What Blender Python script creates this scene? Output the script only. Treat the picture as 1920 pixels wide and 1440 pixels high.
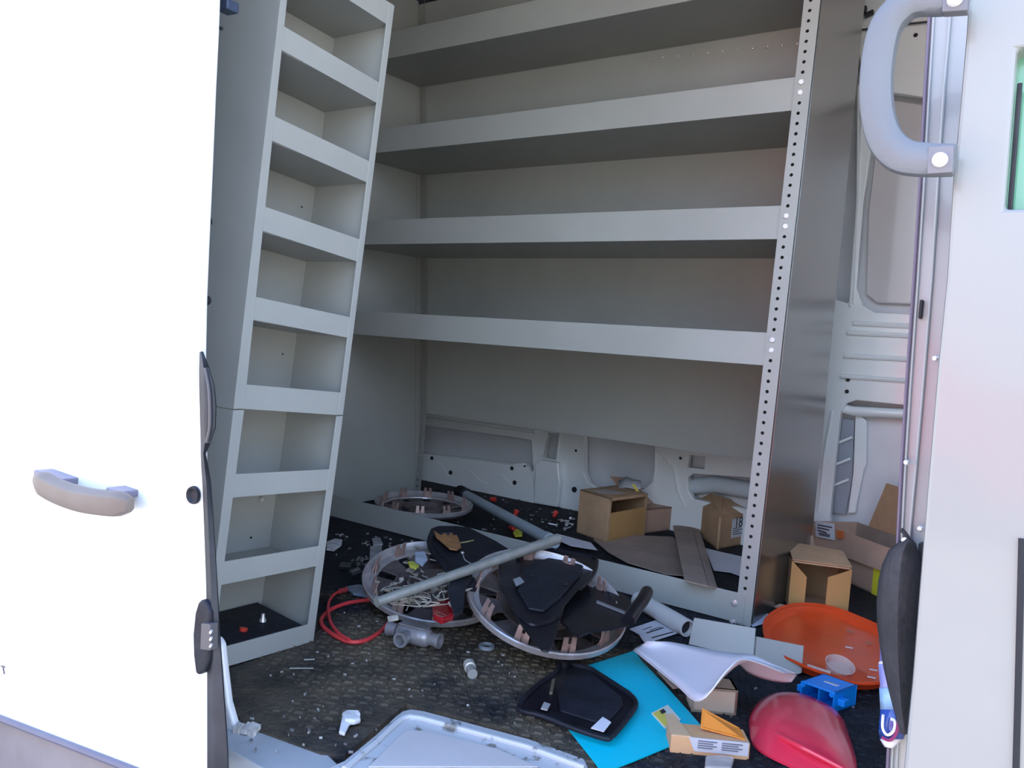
import bpy, bmesh, math, random
from mathutils import Vector, Matrix
from mathutils.geometry import tessellate_polygon
random.seed(7)
for o in list(bpy.data.objects): bpy.data.objects.remove(o)
SC = bpy.context.scene
COL = SC.collection

# ------------------------------------------------------------ camera, light, exposure
YAW, PITCH, ROLL, FPX, CH = 0.6003148, -0.0415234, 0.0798300, 1500.0, 0.58
cy_, sy_ = math.cos(YAW), math.sin(YAW)
CF = Vector((-sy_*math.cos(PITCH), cy_*math.cos(PITCH), math.sin(PITCH)))
R0 = Vector((cy_, sy_, 0)); U0 = R0.cross(CF)
CR = R0*math.cos(ROLL) + U0*math.sin(ROLL); CU = CR.cross(CF)
CC = Vector((0, 0, CH))
cd = bpy.data.cameras.new('camera'); cam = bpy.data.objects.new('camera', cd); COL.objects.link(cam)
cd.sensor_width = 36; cd.lens = 36*FPX/1920; cd.clip_start = .02; cd.clip_end = 300
m = Matrix.Identity(4)
for i in range(3):
    m[i][0] = CR[i]; m[i][1] = CU[i]; m[i][2] = -CF[i]; m[i][3] = CC[i]
cam.matrix_world = m
SC.camera = cam
SC.view_settings.view_transform = 'Standard'; SC.view_settings.look = 'None'
SC.view_settings.gamma = 1; SC.view_settings.use_curve_mapping = False
SC.view_settings.exposure = 1.72

w = bpy.data.worlds.new('sky'); SC.world = w; w.use_nodes = True
nt = w.node_tree; bg = nt.nodes['Background']
geo = nt.nodes.new('ShaderNodeTexCoord'); sep = nt.nodes.new('ShaderNodeSeparateXYZ')
rp = nt.nodes.new('ShaderNodeValToRGB')
nt.links.new(geo.outputs['Generated'], sep.inputs[0]); nt.links.new(sep.outputs['Z'], rp.inputs[0])
e = rp.color_ramp.elements
e[0].position = 0.0; e[0].color = (.85, .80, .78, 1)
e[1].position = 0.85; e[1].color = (.24, .47, 1.0, 1)
x = rp.color_ramp.elements.new(.25); x.color = (.92, 1.10, 1.40, 1)
nt.links.new(rp.outputs[0], bg.inputs[0]); bg.inputs[1].default_value = 1.0
sl = bpy.data.lights.new('sun', 'SUN'); sl.energy = 6.0; sl.angle = .01; sl.color = (1, .95, .86)
so = bpy.data.objects.new('sun', sl); COL.objects.link(so)
sd = Vector((.35, -.55, -1.0)).normalized()        # light travels towards the camera side: the van's near side is in its own shade
so.rotation_euler = sd.to_track_quat('-Z', 'Y').to_euler()

# ------------------------------------------------------------ helpers
def at(u, v, x=None, y=None, z=None):
    d = CF + CR*((u-960)/FPX) - CU*((v-720)/FPX)
    if x is not None: t = (x-CC.x)/d.x
    elif y is not None: t = (y-CC.y)/d.y
    else: t = (z-CC.z)/d.z
    return CC + d*t
def atp(u, v, n, dd):
    d = CF + CR*((u-960)/FPX) - CU*((v-720)/FPX); n = Vector(n)
    return CC + d*((dd-n.dot(CC))/n.dot(d))
def V(*a): return Vector(a)

class MB:
    def __init__(s): s.v = []; s.f = []
    def add(s, vs, fs):
        b = len(s.v); s.v += [Vector(p) for p in vs]; s.f += [tuple(b+i for i in f) for f in fs]; return s
    def plate(s, pts, vec, holes=()):
        pts = [Vector(p) for p in pts]; vec = Vector(vec)
        loops = [pts]+[[Vector(p) for p in h] for h in holes]
        flat = [p for l in loops for p in l]; n = len(flat)
        if holes: tris = tessellate_polygon(loops)
        elif len(pts) > 4: tris = tessellate_polygon([pts])
        else: tris = [tuple(range(n))]
        fs = [tuple(t) for t in tris]+[tuple(i+n for i in reversed(t)) for t in tris]
        b = 0
        for l in loops:
            k = len(l)
            for i in range(k):
                j = (i+1) % k; fs.append((b+i, b+j, b+j+n, b+i+n))
            b += k
        return s.add(flat+[p+vec for p in flat], fs)
    def box(s, a, b):
        x0, y0, z0 = a; x1, y1, z1 = b
        return s.plate([(x0, y0, z0), (x1, y0, z0), (x1, y1, z0), (x0, y1, z0)], (0, 0, z1-z0))
    def obox(s, c, ax, ay, az):
        c, ax, ay, az = map(Vector, (c, ax, ay, az))
        return s.plate([c-ax-ay-az, c+ax-ay-az, c+ax+ay-az, c-ax+ay-az], az*2)
    def tube(s, path, r, n=10, closed=False, caps=True, flat=None):
        path = [Vector(p) for p in path]; N = len(path); rings = []
        rr = r if isinstance(r, (list, tuple)) else [r]*N
        up = None
        for i, p in enumerate(path):
            if closed: t = path[(i+1) % N]-path[i-1]
            else: t = path[min(i+1, N-1)]-path[max(i-1, 0)]
            t.normalize()
            if up is None: up = t.orthogonal().normalized()
            up = (up-t*up.dot(t)).normalized(); sd_ = t.cross(up)
            rings.append([p+(up*math.cos(2*math.pi*k/n)+sd_*math.sin(2*math.pi*k/n))*rr[i] for k in range(n)])
        vs = [q for g in rings for q in g]; fs = []
        for i in range(N if closed else N-1):
            j = (i+1) % N
            for k in range(n):
                l = (k+1) % n; fs.append((i*n+k, i*n+l, j*n+l, j*n+k))
        if not closed and caps: fs += [tuple(reversed(range(n))), tuple((N-1)*n+k for k in range(n))]
        return s.add(vs, fs)
    def lathe(s, prof, c, axis=(0, 0, 1), n=24, closed=False):
        ax = Vector(axis).normalized(); a = ax.orthogonal().normalized(); b = ax.cross(a); c = Vector(c)
        vs = []; fs = []; m_ = len(prof)
        for r, h in prof:
            for k in range(n):
                t = 2*math.pi*k/n; vs.append(c+ax*h+(a*math.cos(t)+b*math.sin(t))*r)
        for i in range(m_ if closed else m_-1):
            j = (i+1) % m_
            for k in range(n):
                l = (k+1) % n; fs.append((i*n+k, i*n+l, j*n+l, j*n+k))
        if not closed:
            if prof[0][0] > 1e-5: fs.append(tuple(reversed(range(n))))
            if prof[-1][0] > 1e-5: fs.append(tuple((m_-1)*n+k for k in range(n)))
        return s.add(vs, fs)
    def grid(s, rows):
        m_ = len(rows[0]); vs = [p for r in rows for p in r]
        fs = [(i*m_+k, i*m_+k+1, (i+1)*m_+k+1, (i+1)*m_+k) for i in range(len(rows)-1) for k in range(m_-1)]
        return s.add(vs, fs)

MATS = {}
def mat(name, col, rough=.5, metal=0., var=.08, scale=6., bump=0., bscale=60., spec=.5, coat=0., col2=None, ramp=(.4, .65), alpha=None, trans=0.):
    if name in MATS: return MATS[name]
    M = bpy.data.materials.new(name); M.use_nodes = True; t = M.node_tree; b = t.nodes['Principled BSDF']
    tc = t.nodes.new('ShaderNodeTexCoord'); nz = t.nodes.new('ShaderNodeTexNoise')
    nz.inputs['Scale'].default_value = scale; nz.inputs['Detail'].default_value = 6; nz.inputs['Roughness'].default_value = .6
    t.links.new(tc.outputs['Object'], nz.inputs['Vector'])
    cr = t.nodes.new('ShaderNodeValToRGB'); cr.color_ramp.elements[0].position = ramp[0]; cr.color_ramp.elements[1].position = ramp[1]
    c2 = col2 if col2 else tuple(min(1, c*(1+var)) for c in col); c1 = col if col2 else tuple(c*(1-var) for c in col)
    cr.color_ramp.elements[0].color = (*c1, 1); cr.color_ramp.elements[1].color = (*c2, 1)
    t.links.new(nz.outputs[0], cr.inputs[0]); t.links.new(cr.outputs[0], b.inputs['Base Color'])
    b.inputs['Roughness'].default_value = rough; b.inputs['Metallic'].default_value = metal
    b.inputs['Specular IOR Level'].default_value = spec; b.inputs['Coat Weight'].default_value = coat; b.inputs['Coat Roughness'].default_value = .08
    b.inputs['Transmission Weight'].default_value = trans
    if alpha is not None: b.inputs['Alpha'].default_value = alpha
    if bump:
        n2 = t.nodes.new('ShaderNodeTexNoise'); n2.inputs['Scale'].default_value = bscale; n2.inputs['Detail'].default_value = 4
        t.links.new(tc.outputs['Object'], n2.inputs['Vector'])
        bp = t.nodes.new('ShaderNodeBump'); bp.inputs['Strength'].default_value = bump; bp.inputs['Distance'].default_value = .01
        t.links.new(n2.outputs[0], bp.inputs['Height']); t.links.new(bp.outputs[0], b.inputs['Normal'])
    MATS[name] = M; return M

def build(name, mb, mt, parent=None, smooth=False, bevel=0, solid=0, subsurf=0):
    me = bpy.data.meshes.new(name)
    off = Vector((0, 0, 0)); r = parent
    while r is not None: off += r.location; r = r.parent
    me.from_pydata([tuple(p-off) for p in mb.v], [], mb.f)
    bm = bmesh.new(); bm.from_mesh(me); bmesh.ops.remove_doubles(bm, verts=bm.verts, dist=1e-6)
    bmesh.ops.recalc_face_normals(bm, faces=bm.faces); bm.to_mesh(me); bm.free()
    me.materials.append(mt)
    if smooth:
        for p in me.polygons: p.use_smooth = True
        try: me.set_sharp_from_angle(angle=math.radians(38))
        except Exception: pass
    o = bpy.data.objects.new(name, me); COL.objects.link(o); o.parent = parent
    if solid:
        md = o.modifiers.new('solid', 'SOLIDIFY'); md.thickness = solid; md.offset = 0
    if bevel:
        md = o.modifiers.new('bevel', 'BEVEL'); md.width = bevel; md.segments = 2; md.limit_method = 'ANGLE'
    if subsurf:
        md = o.modifiers.new('sub', 'SUBSURF'); md.levels = subsurf; md.render_levels = subsurf
    return o
def thing(name, label, cat, loc=(0, 0, 0), group=None):
    o = bpy.data.objects.new(name, None); COL.objects.link(o); o.location = Vector(loc); o.empty_display_size = .05
    o['label'] = label; o['category'] = cat
    if group: o['group'] = group
    return o
def tag(o, label, cat, group=None):
    o['label'] = label; o['category'] = cat
    if group: o['group'] = group
    # a single-mesh thing keeps its origin at its own base
    me = o.data; vs = [v.co for v in me.vertices]
    c = Vector((sum(v.x for v in vs)/len(vs), sum(v.y for v in vs)/len(vs), min(v.z for v in vs)))
    me.transform(Matrix.Translation(-c)); o.location = c
    return o
def struct(name, mb, mt, parent=None, **k):
    o = build(name, mb, mt, parent, **k); o['kind'] = 'structure'; return o
def text(s, name, mt, parent, origin, xdir, ydir, size, align='CENTER'):
    cu = bpy.data.curves.new(name, 'FONT'); cu.body = s; cu.size = size; cu.align_x = align; cu.align_y = 'CENTER'; cu.extrude = .0002
    to = bpy.data.objects.new(name, cu); COL.objects.link(to)
    dg = bpy.context.evaluated_depsgraph_get(); dg.update()
    me = bpy.data.meshes.new_from_object(to.evaluated_get(dg)); bpy.data.objects.remove(to); bpy.data.curves.remove(cu)
    X = Vector(xdir).normalized(); Z = X.cross(Vector(ydir)).normalized(); Y = Z.cross(X)
    off = Vector((0, 0, 0)); r = parent
    while r is not None: off += r.location; r = r.parent
    mm = Matrix.Identity(4)
    for i in range(3): mm[i][0] = X[i]; mm[i][1] = Y[i]; mm[i][2] = Z[i]; mm[i][3] = (Vector(origin)-off)[i]
    me.transform(mm); me.materials.clear(); me.materials.append(mt)
    o = bpy.data.objects.new(name, me); COL.objects.link(o); o.parent = parent; return o
def smooth_path(pts, n=8, closed=False):
    P = [Vector(p) for p in pts]; out = []; N = len(P)
    for i in range(N if closed else N-1):
        if closed: a, b, c, d = P[i-1], P[i], P[(i+1) % N], P[(i+2) % N]
        else: a, b, c, d = P[max(i-1, 0)], P[i], P[i+1], P[min(i+2, N-1)]
        for k in range(n):
            t = k/n
            out.append(.5*((2*b)+(c-a)*t+(2*a-5*b+4*c-d)*t*t+(3*b-a-3*c+d)*t**3))
    if not closed: out.append(P[-1])
    return out

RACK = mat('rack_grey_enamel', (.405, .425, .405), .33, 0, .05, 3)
RACKD = mat('rack_grey_enamel_shaded', (.32, .325, .305), .38, 0, .05, 3)  # same enamel darkened: shade on inner faces is in the colour
ENDP = mat('rack_end_panel_metal', (.21, .225, .215), .22, .75, .05, 3)
ZINC = mat('zinc_bolt', (.85, .85, .86), .3, .6, .05, 40)
WHITE = mat('van_white_paint', (.86, .87, .88), .25, 0, .02, 2, coat=.5)
WHITEIN = mat('van_inner_white_paint', (.90, .94, .94), .2, 0, .03, 3, coat=.6)
WHITESK = mat('van_outer_skin_inside', (.74, .76, .79), .3, 0, .05, 3, coat=.3)
BLACKR = mat('black_rubber', (.025, .028, .035), .6, 0, .2, 30)
DARKHOLE = mat('dark_recess', (.02, .02, .025), .8)
GREYPL = mat('grey_grip_plastic', (.155, .17, .19), .45, 0, .05, 10, bump=.1, bscale=300)
CHAR = mat('charcoal_roof_lining', (.05, .055, .08), .7, 0, .2, 5)
BLKPL = mat('glossy_black_plastic', (.010, .010, .015), .33, 0, .3, 20, spec=.3)
MATPL = mat('matte_black_plastic', (.014, .016, .024), .55, 0, .3, 20, spec=.3, bump=.2, bscale=80)
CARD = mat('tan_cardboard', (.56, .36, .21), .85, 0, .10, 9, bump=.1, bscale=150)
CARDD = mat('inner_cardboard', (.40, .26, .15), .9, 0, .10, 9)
CARDG = mat('greyed_cardboard', (.38, .29, .24), .9, 0, .10, 7)
CARDP = mat('pinkish_cardboard', (.56, .37, .28), .85, 0, .08, 7)
PAPER = mat('white_paper', (.74, .75, .82), .7, 0, .02, 5)
INK = mat('black_ink', (.03, .03, .04), .7)

# ------------------------------------------------------------ setting: van shell
def floor_mat():
    M = mat('ribbed_rubber_floor', (.014, .017, .024), .7, 0, .3, 12, bump=.6, bscale=90, spec=.25)
    t = M.node_tree; b = t.nodes['Principled BSDF']; old = b.inputs['Base Color'].links[0].from_socket
    tc = t.nodes.new('ShaderNodeTexCoord')
    n = t.nodes.new('ShaderNodeTexNoise'); n.inputs['Scale'].default_value = 2.6; n.inputs['Detail'].default_value = 9; n.inputs['Roughness'].default_value = .68
    t.links.new(tc.outputs['Object'], n.inputs['Vector'])
    # dried mud trodden in near the doorway: a patch with an edge of its own
    d = t.nodes.new('ShaderNodeVectorMath'); d.operation = 'DISTANCE'; d.inputs[1].default_value = (-.92, 1.12, 0)
    t.links.new(tc.outputs['Object'], d.inputs[0])
    mr = t.nodes.new('ShaderNodeMapRange'); mr.inputs[1].default_value = .10; mr.inputs[2].default_value = .85; mr.inputs[3].default_value = .12; mr.inputs[4].default_value = -.20
    t.links.new(d.outputs['Value'], mr.inputs[0])
    ad = t.nodes.new('ShaderNodeMath'); ad.operation = 'ADD'; t.links.new(n.outputs[0], ad.inputs[0]); t.links.new(mr.outputs[0], ad.inputs[1])
    r = t.nodes.new('ShaderNodeValToRGB'); r.color_ramp.elements[0].position = .47; r.color_ramp.elements[1].position = .72
    r.color_ramp.elements[0].color = (0, 0, 0, 1); r.color_ramp.elements[1].color = (1, 1, 1, 1)
    t.links.new(ad.outputs[0], r.inputs[0])
    mx = t.nodes.new('ShaderNodeMix'); mx.data_type = 'RGBA'; t.links.new(r.outputs[0], mx.inputs[0]); t.links.new(old, mx.inputs[6])
    mx.inputs[7].default_value = (.19, .15, .098, 1); t.links.new(mx.outputs[2], b.inputs['Base Color'])
    return M
FLM = floor_mat()
fl = MB().plate([(-3.0, .76, -.02), at(440, 1360, z=-.02), at(456, 1384, z=-.02), at(600, 1438, z=-.02), at(645, 1440, z=-.02), at(760, 1342, z=-.02), at(990, 1400, z=-.02), (-.50, .97, -.02), (.6, .97, -.02), (.6, 2.9, -.02), (-3.0, 2.9, -.02)], (0, 0, .02))
floor = struct('floor', fl, FLM)
# raised tread nubs, alternating direction
nb = MB(); P = .0185
for i in range(-75, 2):
    for j in range(41, 100):
        cx, cyy = i*P, j*P
        if cx > -.08 or cx < -1.35 or (cyy < 1.0 and cx > -.84) or (cyy < .90 and cx < -.95) or (cyy < .80) : continue
        c = V(cx+(P/2 if j % 2 else 0), cyy, 0)
        a = math.radians(28 if (i+j) % 2 else 118)
        l, ww, h = .0076, .0026, .0028
        u_ = V(math.cos(a), math.sin(a), 0); v_ = V(-math.sin(a), math.cos(a), 0)
        nb.add([c-u_*l-v_*ww, c+u_*l-v_*ww, c+u_*l+v_*ww, c-u_*l+v_*ww, c-u_*l*.7+V(0, 0, h), c+u_*l*.7+V(0, 0, h)], [(0, 1, 5, 4), (1, 2, 5), (2, 3, 4, 5), (3, 0, 4)])
nub = build('floor_tread', nb, FLM, floor); nub['kind'] = 'stuff'

sill = MB().plate([at(380, 1362, z=-.03), at(458, 1385, z=-.03), at(600, 1436, z=-.03), V(-.70, .755, -.03), V(-.70, .70, -.03), V(-1.0, .70, -.03)], (0, 0, .027))
struct('trim_1', sill, mat('sill_paint', (.42, .45, .48), .35, 0, .06, 12, coat=.3), bevel=.003)
# scratched white step plate in the doorway
sp = MB(); base = [at(u, v, z=-.012) for u, v in [(645, 1442), (700, 1396), (742, 1356), (754, 1347), (768, 1344), (790, 1347), (990, 1401), (1096, 1440)]]+[V(-.44, .93, -.012), V(-.44, .60, -.012), V(-.78, .60, -.012)]
sp.plate(base, (0, 0, .013))
SCR = mat('scratched_white_paint', (.22, .21, .19), .45, 0, 0, 34, col2=(.55, .57, .60), ramp=(.36, .44), coat=.2)
stp = struct('trim_2', sp, SCR, bevel=.003)
rim = MB(); rim.tube([at(u, v, z=.004) for u, v in [(645, 1442), (700, 1396), (742, 1356), (754, 1347), (768, 1344), (790, 1347), (990, 1401), (1096, 1440)]], .0045, 8)
struct('rim', rim, SCR, stp, smooth=True)
pn = MB().plate([at(u, v, z=.0012) for u, v in [(690, 1440), (745, 1385), (762, 1371), (800, 1372), (930, 1405), (1010, 1440)]], (0, 0, .002))
struct('step_panel', pn, mat('step_panel_paint', (.60, .57, .57), .4, 0, .03, 8), stp, bevel=.001)
# small chewed rubber corner at the door jamb
ck = MB()
for k in range(9):
    a = at(445+k*4.5, 1366+random.uniform(-4, 14), z=.003); ck.obox(a, (.004+.004*random.random(), .001, 0), (0, .003, .002), (0, 0, .004*random.random()+.002))
ck_o = build('crumbled_sealant', ck, mat('sealant', (.55, .53, .50), .8, 0, .3, 60)); ck_o['kind'] = 'stuff'
tag(ck_o, 'grey crumbled sealant in the floor corner beside the door jamb', 'debris')

YW = 2.62
def wp(*pts, y=YW): return [at(u, v, y=y) for u, v in pts]
outer = [V(-3.0, YW, -.02), V(.6, YW, -.02), V(.6, YW, 1.86), V(-3.0, YW, 1.86)]
hA = wp((700, 786), (780, 796), (965, 820), (996, 826), (1000, 884), (992, 886), (985, 868), (960, 870), (800, 850), (700, 838))
hS = wp((1027, 812), (1048, 814), (1042, 862), (1017, 858))
hB = wp((1095, 800), (1228, 800), (1227, 880), (1222, 905), (1207, 917), (1180, 920), (1120, 914), (1102, 903), (1095, 885))
hC = wp((1290, 895), (1300, 888), (1400, 895), (1470, 905), (1470, 960), (1400, 955), (1320, 940), (1300, 935), (1290, 920))
hC2 = wp((1292, 853), (1322, 857), (1320, 880), (1288, 876))
hD = wp((1576, 772), (1586, 757), (1605, 750), (1720, 762), (1800, 768), (1790, 1040), (1562, 1010), (1556, 970), (1566, 860))
hF = wp((1572, 60), (1603, 40), (1618, 150), (1598, 560), (1588, 568), (1566, 562), (1562, 545))
hG = wp((1652, 170), (1790, 190), (1780, 592), (1640, 586), (1616, 572), (1606, 540), (1618, 380), (1636, 250))
wl = struct('wall_left', MB().plate(outer, (0, .03, 0), [hA, hS, hB, hC, hC2, hD, hF, hG]), WHITEIN, bevel=.004)
struct('outer_skin', MB().box((-3.0, YW+.075, -.1), (.6, YW+.09, 1.9)), WHITESK, wl)
# raised beads and ledges of the pressed side wall
for pts in [[(788, 778), (870, 790), (1005, 810)], [(1600, 606), (1712, 612)], [(1590, 624), (1712, 630)], [(1583, 667), (1705, 674)], [(1577, 705), (1702, 714)]]:
    struct('pressed_ledge', MB().tube(wp(*pts, y=YW-.004), .0075, 8), WHITEIN, wl, smooth=True)
struct('recessed_ledge', MB().tube(wp((1582, 766), (1600, 771), (1740, 778), y=YW+.035), .016, 10), WHITEIN, wl, smooth=True)
struct('wheel_arch_tube', MB().tube(wp((1296, 912), (1340, 908), (1400, 918), (1470, 925), y=YW+.055), .03, 12), mat('arch_blue_white', (.62, .70, .74), .3, 0, .04), wl, smooth=True)
# lower band pressed out a little in front
lb = wp((700, 838), (800, 851), (960, 872), (990, 874), (1000, 905), (1003, 953), (900, 935), (700, 905), y=YW-.018)
struct('lower_band', MB().plate(lb, (0, .014, 0)), WHITEIN, wl, bevel=.004)
pc = wp((1003, 868), (1014, 862), (1046, 868), (1050, 905), (1045, 952), (1000, 944), y=YW-.03)
struct('pillar_foot', MB().plate(pc, (0, .026, 0)), WHITEIN, wl, bevel=.006)
for pts in [[(1028, 810), (1016, 858), (1003, 870), (1000, 905)], [(1050, 812), (1044, 862), (1050, 880), (1048, 950)], [(1093, 818), (1093, 888), (1102, 908), (1118, 918), (1180, 924)], [(1240, 850), (1264, 880), (1270, 920), (1284, 950)], [(1230, 850), (1228, 905), (1222, 925)], [(1560, 770), (1546, 850), (1534, 960)], [(1618, 160), (1600, 570)], [(1610, 160), (1608, 380), (1594, 575)]]:
    struct('pressed_bead', MB().tube(wp(*pts, y=YW-.003), .004, 6), WHITEIN, wl, smooth=True)
# stepped s-curve beads on the lower band
for pts in [[(795, 858), (815, 868), (828, 872), (840, 893)], [(872, 883), (882, 884), (900, 902), (912, 907)], [(925, 892), (940, 891), (950, 900), (960, 912)]]:
    struct('pressed_bead', MB().tube(smooth_path(wp(*pts, y=YW-.019), 5), .0022, 6), WHITEIN, wl, smooth=True)
def disc(c, r, nrm=(0, -1, 0), t=.002, n=12): return MB().lathe([(0, 0), (r, 0), (r, t), (0, t)], c, nrm, n)
for (u, v), r in [((810, 859), .008), ((845, 886), .009), ((960, 878), .008), ((965, 905), .009), ((984, 874), .004), ((1028, 886), .005), ((1024, 930), .005), ((1080, 845), .005), ((1077, 918), .011), ((1276, 859), .005), ((1590, 712), .006), ((1588, 734), .006), ((1542, 732), .006), ((1717, 66), .006), ((790, 790), .004), ((850, 788), .004)]:
    struct('punched_hole', disc(at(u, v, y=YW-.022 if 780 < u < 1050 and v > 850 else YW-.002), r), DARKHOLE, wl)
# braced slot plate (ladder) in the lower recess
struct('slot_plate', MB().plate(wp((1580, 785), (1602, 788), (1597, 900), (1585, 965), (1562, 960), (1568, 880), y=YW+.05), (0, .01, 0)), mat('slot_grey_paint', (.33, .37, .43), .5), wl)
for v0 in (826, 866, 905):
    struct('slot_brace', MB().tube(wp((1567-(v0-826)*.08, v0+6), (1598-(v0-826)*.08, v0-6), y=YW+.042), .0045, 8), WHITEIN, wl, smooth=True)
struct('slot_lip', MB().plate(wp((1604, 770), (1625, 790), (1624, 870), (1618, 885), (1603, 962), (1590, 962), (1600, 880), y=YW+.045), (0, .012, 0)), WHITEIN, wl, bevel=.003)
struct('window_blank', MB().plate(wp((1660, 185), (1790, 205), (1780, 575), (1645, 568), (1624, 552), (1628, 400), (1645, 260), y=YW+.05), (0, .01, 0)), mat('blank_panel', (.62, .60, .60), .16, 0, .03, 3, coat=.8), wl, bevel=.004)
# clip and wiring high on the side wall
cw = thing('wiring_clip', 'black wiring clip with a thin cable high on the side wall behind the grab handle', 'clip', at(1620, 22, y=2.6))
build('clip_body', MB().obox(at(1613, 20, y=2.60), (.018, 0, 0), (0, .01, 0), (0, 0, .011)).obox(at(1630, 26, y=2.60), (.012, 0, .004), (0, .01, 0), (0, 0, .006)), BLACKR, cw, bevel=.003)
build('clip_wire', MB().tube(smooth_path([at(1602, 57, y=2.605), at(1650, 52, y=2.605), at(1700, 45, y=2.605), at(1750, 40, y=2.605)], 5), .003, 6), BLACKR, cw, smooth=True)

# roof, ends, near-side shell
roof = struct('ceiling', MB().box((-3.0, .70, 1.86), (.6, 2.72, 1.89)), CHAR)
for k in range(4):
    struct('roof_bow', MB().box((-2.75+k*.62, .8, 1.80), (-2.66+k*.62, 2.6, 1.86)), CHAR, roof, bevel=.01)
struct('roof_rail', MB().tube([V(-2.9, 2.48, 1.77), V(.4, 2.48, 1.77)], .03, 10), CHAR, roof, smooth=True)
struct('upper_wall_lining', MB().plate([V(-3, 2.615, 1.60), V(-.8, 2.615, 1.60), V(-.8, 2.52, 1.86), V(-3, 2.52, 1.86)], (0, .01, 0)), CHAR, roof)
struct('wall_rear', MB().box((-3.03, .70, -.1), (-3.0, 2.72, 1.89)), WHITESK)
# front bulkhead beside the cab: steel frame with expanded mesh
bh = MB().plate([V(.55, .80, -.02), V(.55, 2.62, -.02), V(.55, 2.62, 1.86), V(.55, .80, 1.86)], (.02, 0, 0), [[V(.55, .98, .85), V(.55, 1.62, .85), V(.55, 1.62, 1.62), V(.55, .98, 1.62)]])
wf = struct('wall_front', bh, mat('bulkhead_paint', (.55, .53, .52), .35))
mg = MB(); 
for k in range(-14, 34):
    for s_ in (1, -1):
        y0 = .98+k*.045; pts = []
        a = V(.555, y0, .85); b = V(.555, y0+s_*.385, 1.62)
        lo, hi = .98, 1.62
        t0, t1 = 0., 1.
        dy = b.y-a.y
        ta, tb = sorted(((lo-a.y)/dy, (hi-a.y)/dy)); t0, t1 = max(0, ta), min(1, tb)
        if t1-t0 > .02: mg.tube([a+(b-a)*t0, a+(b-a)*t1], .0028, 4)
struct('expanded_mesh', mg, mat('mesh_steel', (.25, .25, .25), .4, .6), wf)

# body behind the sliding door, and the header over the doorway
struct('wall_right', MB().box((-3.0, .70, -.55), (-1.33, .74, 1.86)).box((-1.33, .70, 1.78), (.6, .74, 1.89)), WHITE)
jb = [at(412, 1208, z=.06)]
jam = MB().plate([at(u, v, y=.735) for u, v in [(404, 1195), (413, 1208), (419, 1262), (426, 1320), (438, 1362), (454, 1386), (454, 1470), (330, 1470), (330, 1195)]], (0, .012, 0))
struct('door_jamb', jam, WHITE, bevel=.004)
bpy.data.objects['door_jamb'].name = 'trim_3'
struct('baseboard_right', MB().box((-2.2, .70, -.55), (.6, .73, -.04)), mat('rocker_paint', (.7, .72, .75), .35, 0, .03, 3))

# ------------------------------------------------------------ ground outside
gr = MB().plate([V(-30, -30, -.56), V(30, -30, -.56), V(30, 30, -.56), V(-30, 30, -.56)], (0, 0, -.05))
struct('ground', gr, mat('dusty_gravel', (.46, .41, .33), .9, 0, .25, 3, bump=.5, bscale=40))

# ------------------------------------------------------------ sliding door (left)
YD = .65
sd_ = thing('sliding_door', 'white sliding door slid back on the left with grey pull handle', 'door', (-1.6, YD, -.2))
redge = [(405, -30), (402, 60), (397, 160), (390, 330), (384, 460), (380, 560), (378, 660), (378, 760), (380, 860), (383, 960), (388, 1080), (391, 1200), (391, 1440), (391, 1500)]
bot = [(391, 1500), (250, 1442), (0, 1345), (-400, 1190)]
poly = [at(u, v, y=YD) for u, v in redge[:-2]]
lowR = at(391, 1470, y=YD)
poly += [lowR, at(245, 1440, y=YD), at(0, 1345, y=YD), at(-700, 1090, y=YD), V(at(-700, 1090, y=YD).x, YD, 1.75), V(poly[0].x, YD, 1.75)]
build('door_skin', MB().plate(poly, (0, .008, 0)), WHITE, sd_, bevel=.002)
# rolled front edge of the door, seen as the softer strip
le = [(400, -20, .03), (385, 330, .03), (375, 560, .03), (372, 640, .032), (366, 740, .036), (358, 820, .04), (352, 900, .044), (351, 980, .044), (356, 1060, .042), (364, 1110, .04), (366, 1200, .04), (362, 1290, .04), (362, 1440, .04), (366, 1480, .04)]
rows = []
for (u, v, _) in le:
    ru = None
    for k in range(len(redge)-1):
        if redge[k][1] <= v <= redge[k+1][1]:
            t = (v-redge[k][1])/(redge[k+1][1]-redge[k][1]); ru = redge[k][0]*(1-t)+redge[k+1][0]*t
    a = at(u, v, y=YD-.002); b = at(ru+1, v, y=YD+.012)
    mid = (a+b)/2+V(0, -.0015, 0)
    rows.append([a, mid, b])
build('rolled_edge', MB().grid(rows), WHITE, sd_, smooth=True, solid=.001)
# lower cladding under a dark groove
build('lower_groove', MB().tube([at(-700, 1092, y=YD-.003), at(0, 1347, y=YD-.003), at(245, 1442, y=YD-.003), at(330, 1476, y=YD-.003)], .0055, 8), mat('groove_grey', (.12, .12, .17), .5), sd_, smooth=True)
build('lower_cladding', MB().plate([at(-700, 1094, y=YD+.008), at(0, 1350, y=YD+.008), at(250, 1446, y=YD+.008), at(380, 1496, y=YD+.008), at(380, 1640, y=YD+.008), at(-700, 1640, y=YD+.008)], (0, .02, 0)), mat('cladding_grey', (.20, .185, .19), .6, 0, .15, 5), sd_)
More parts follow.
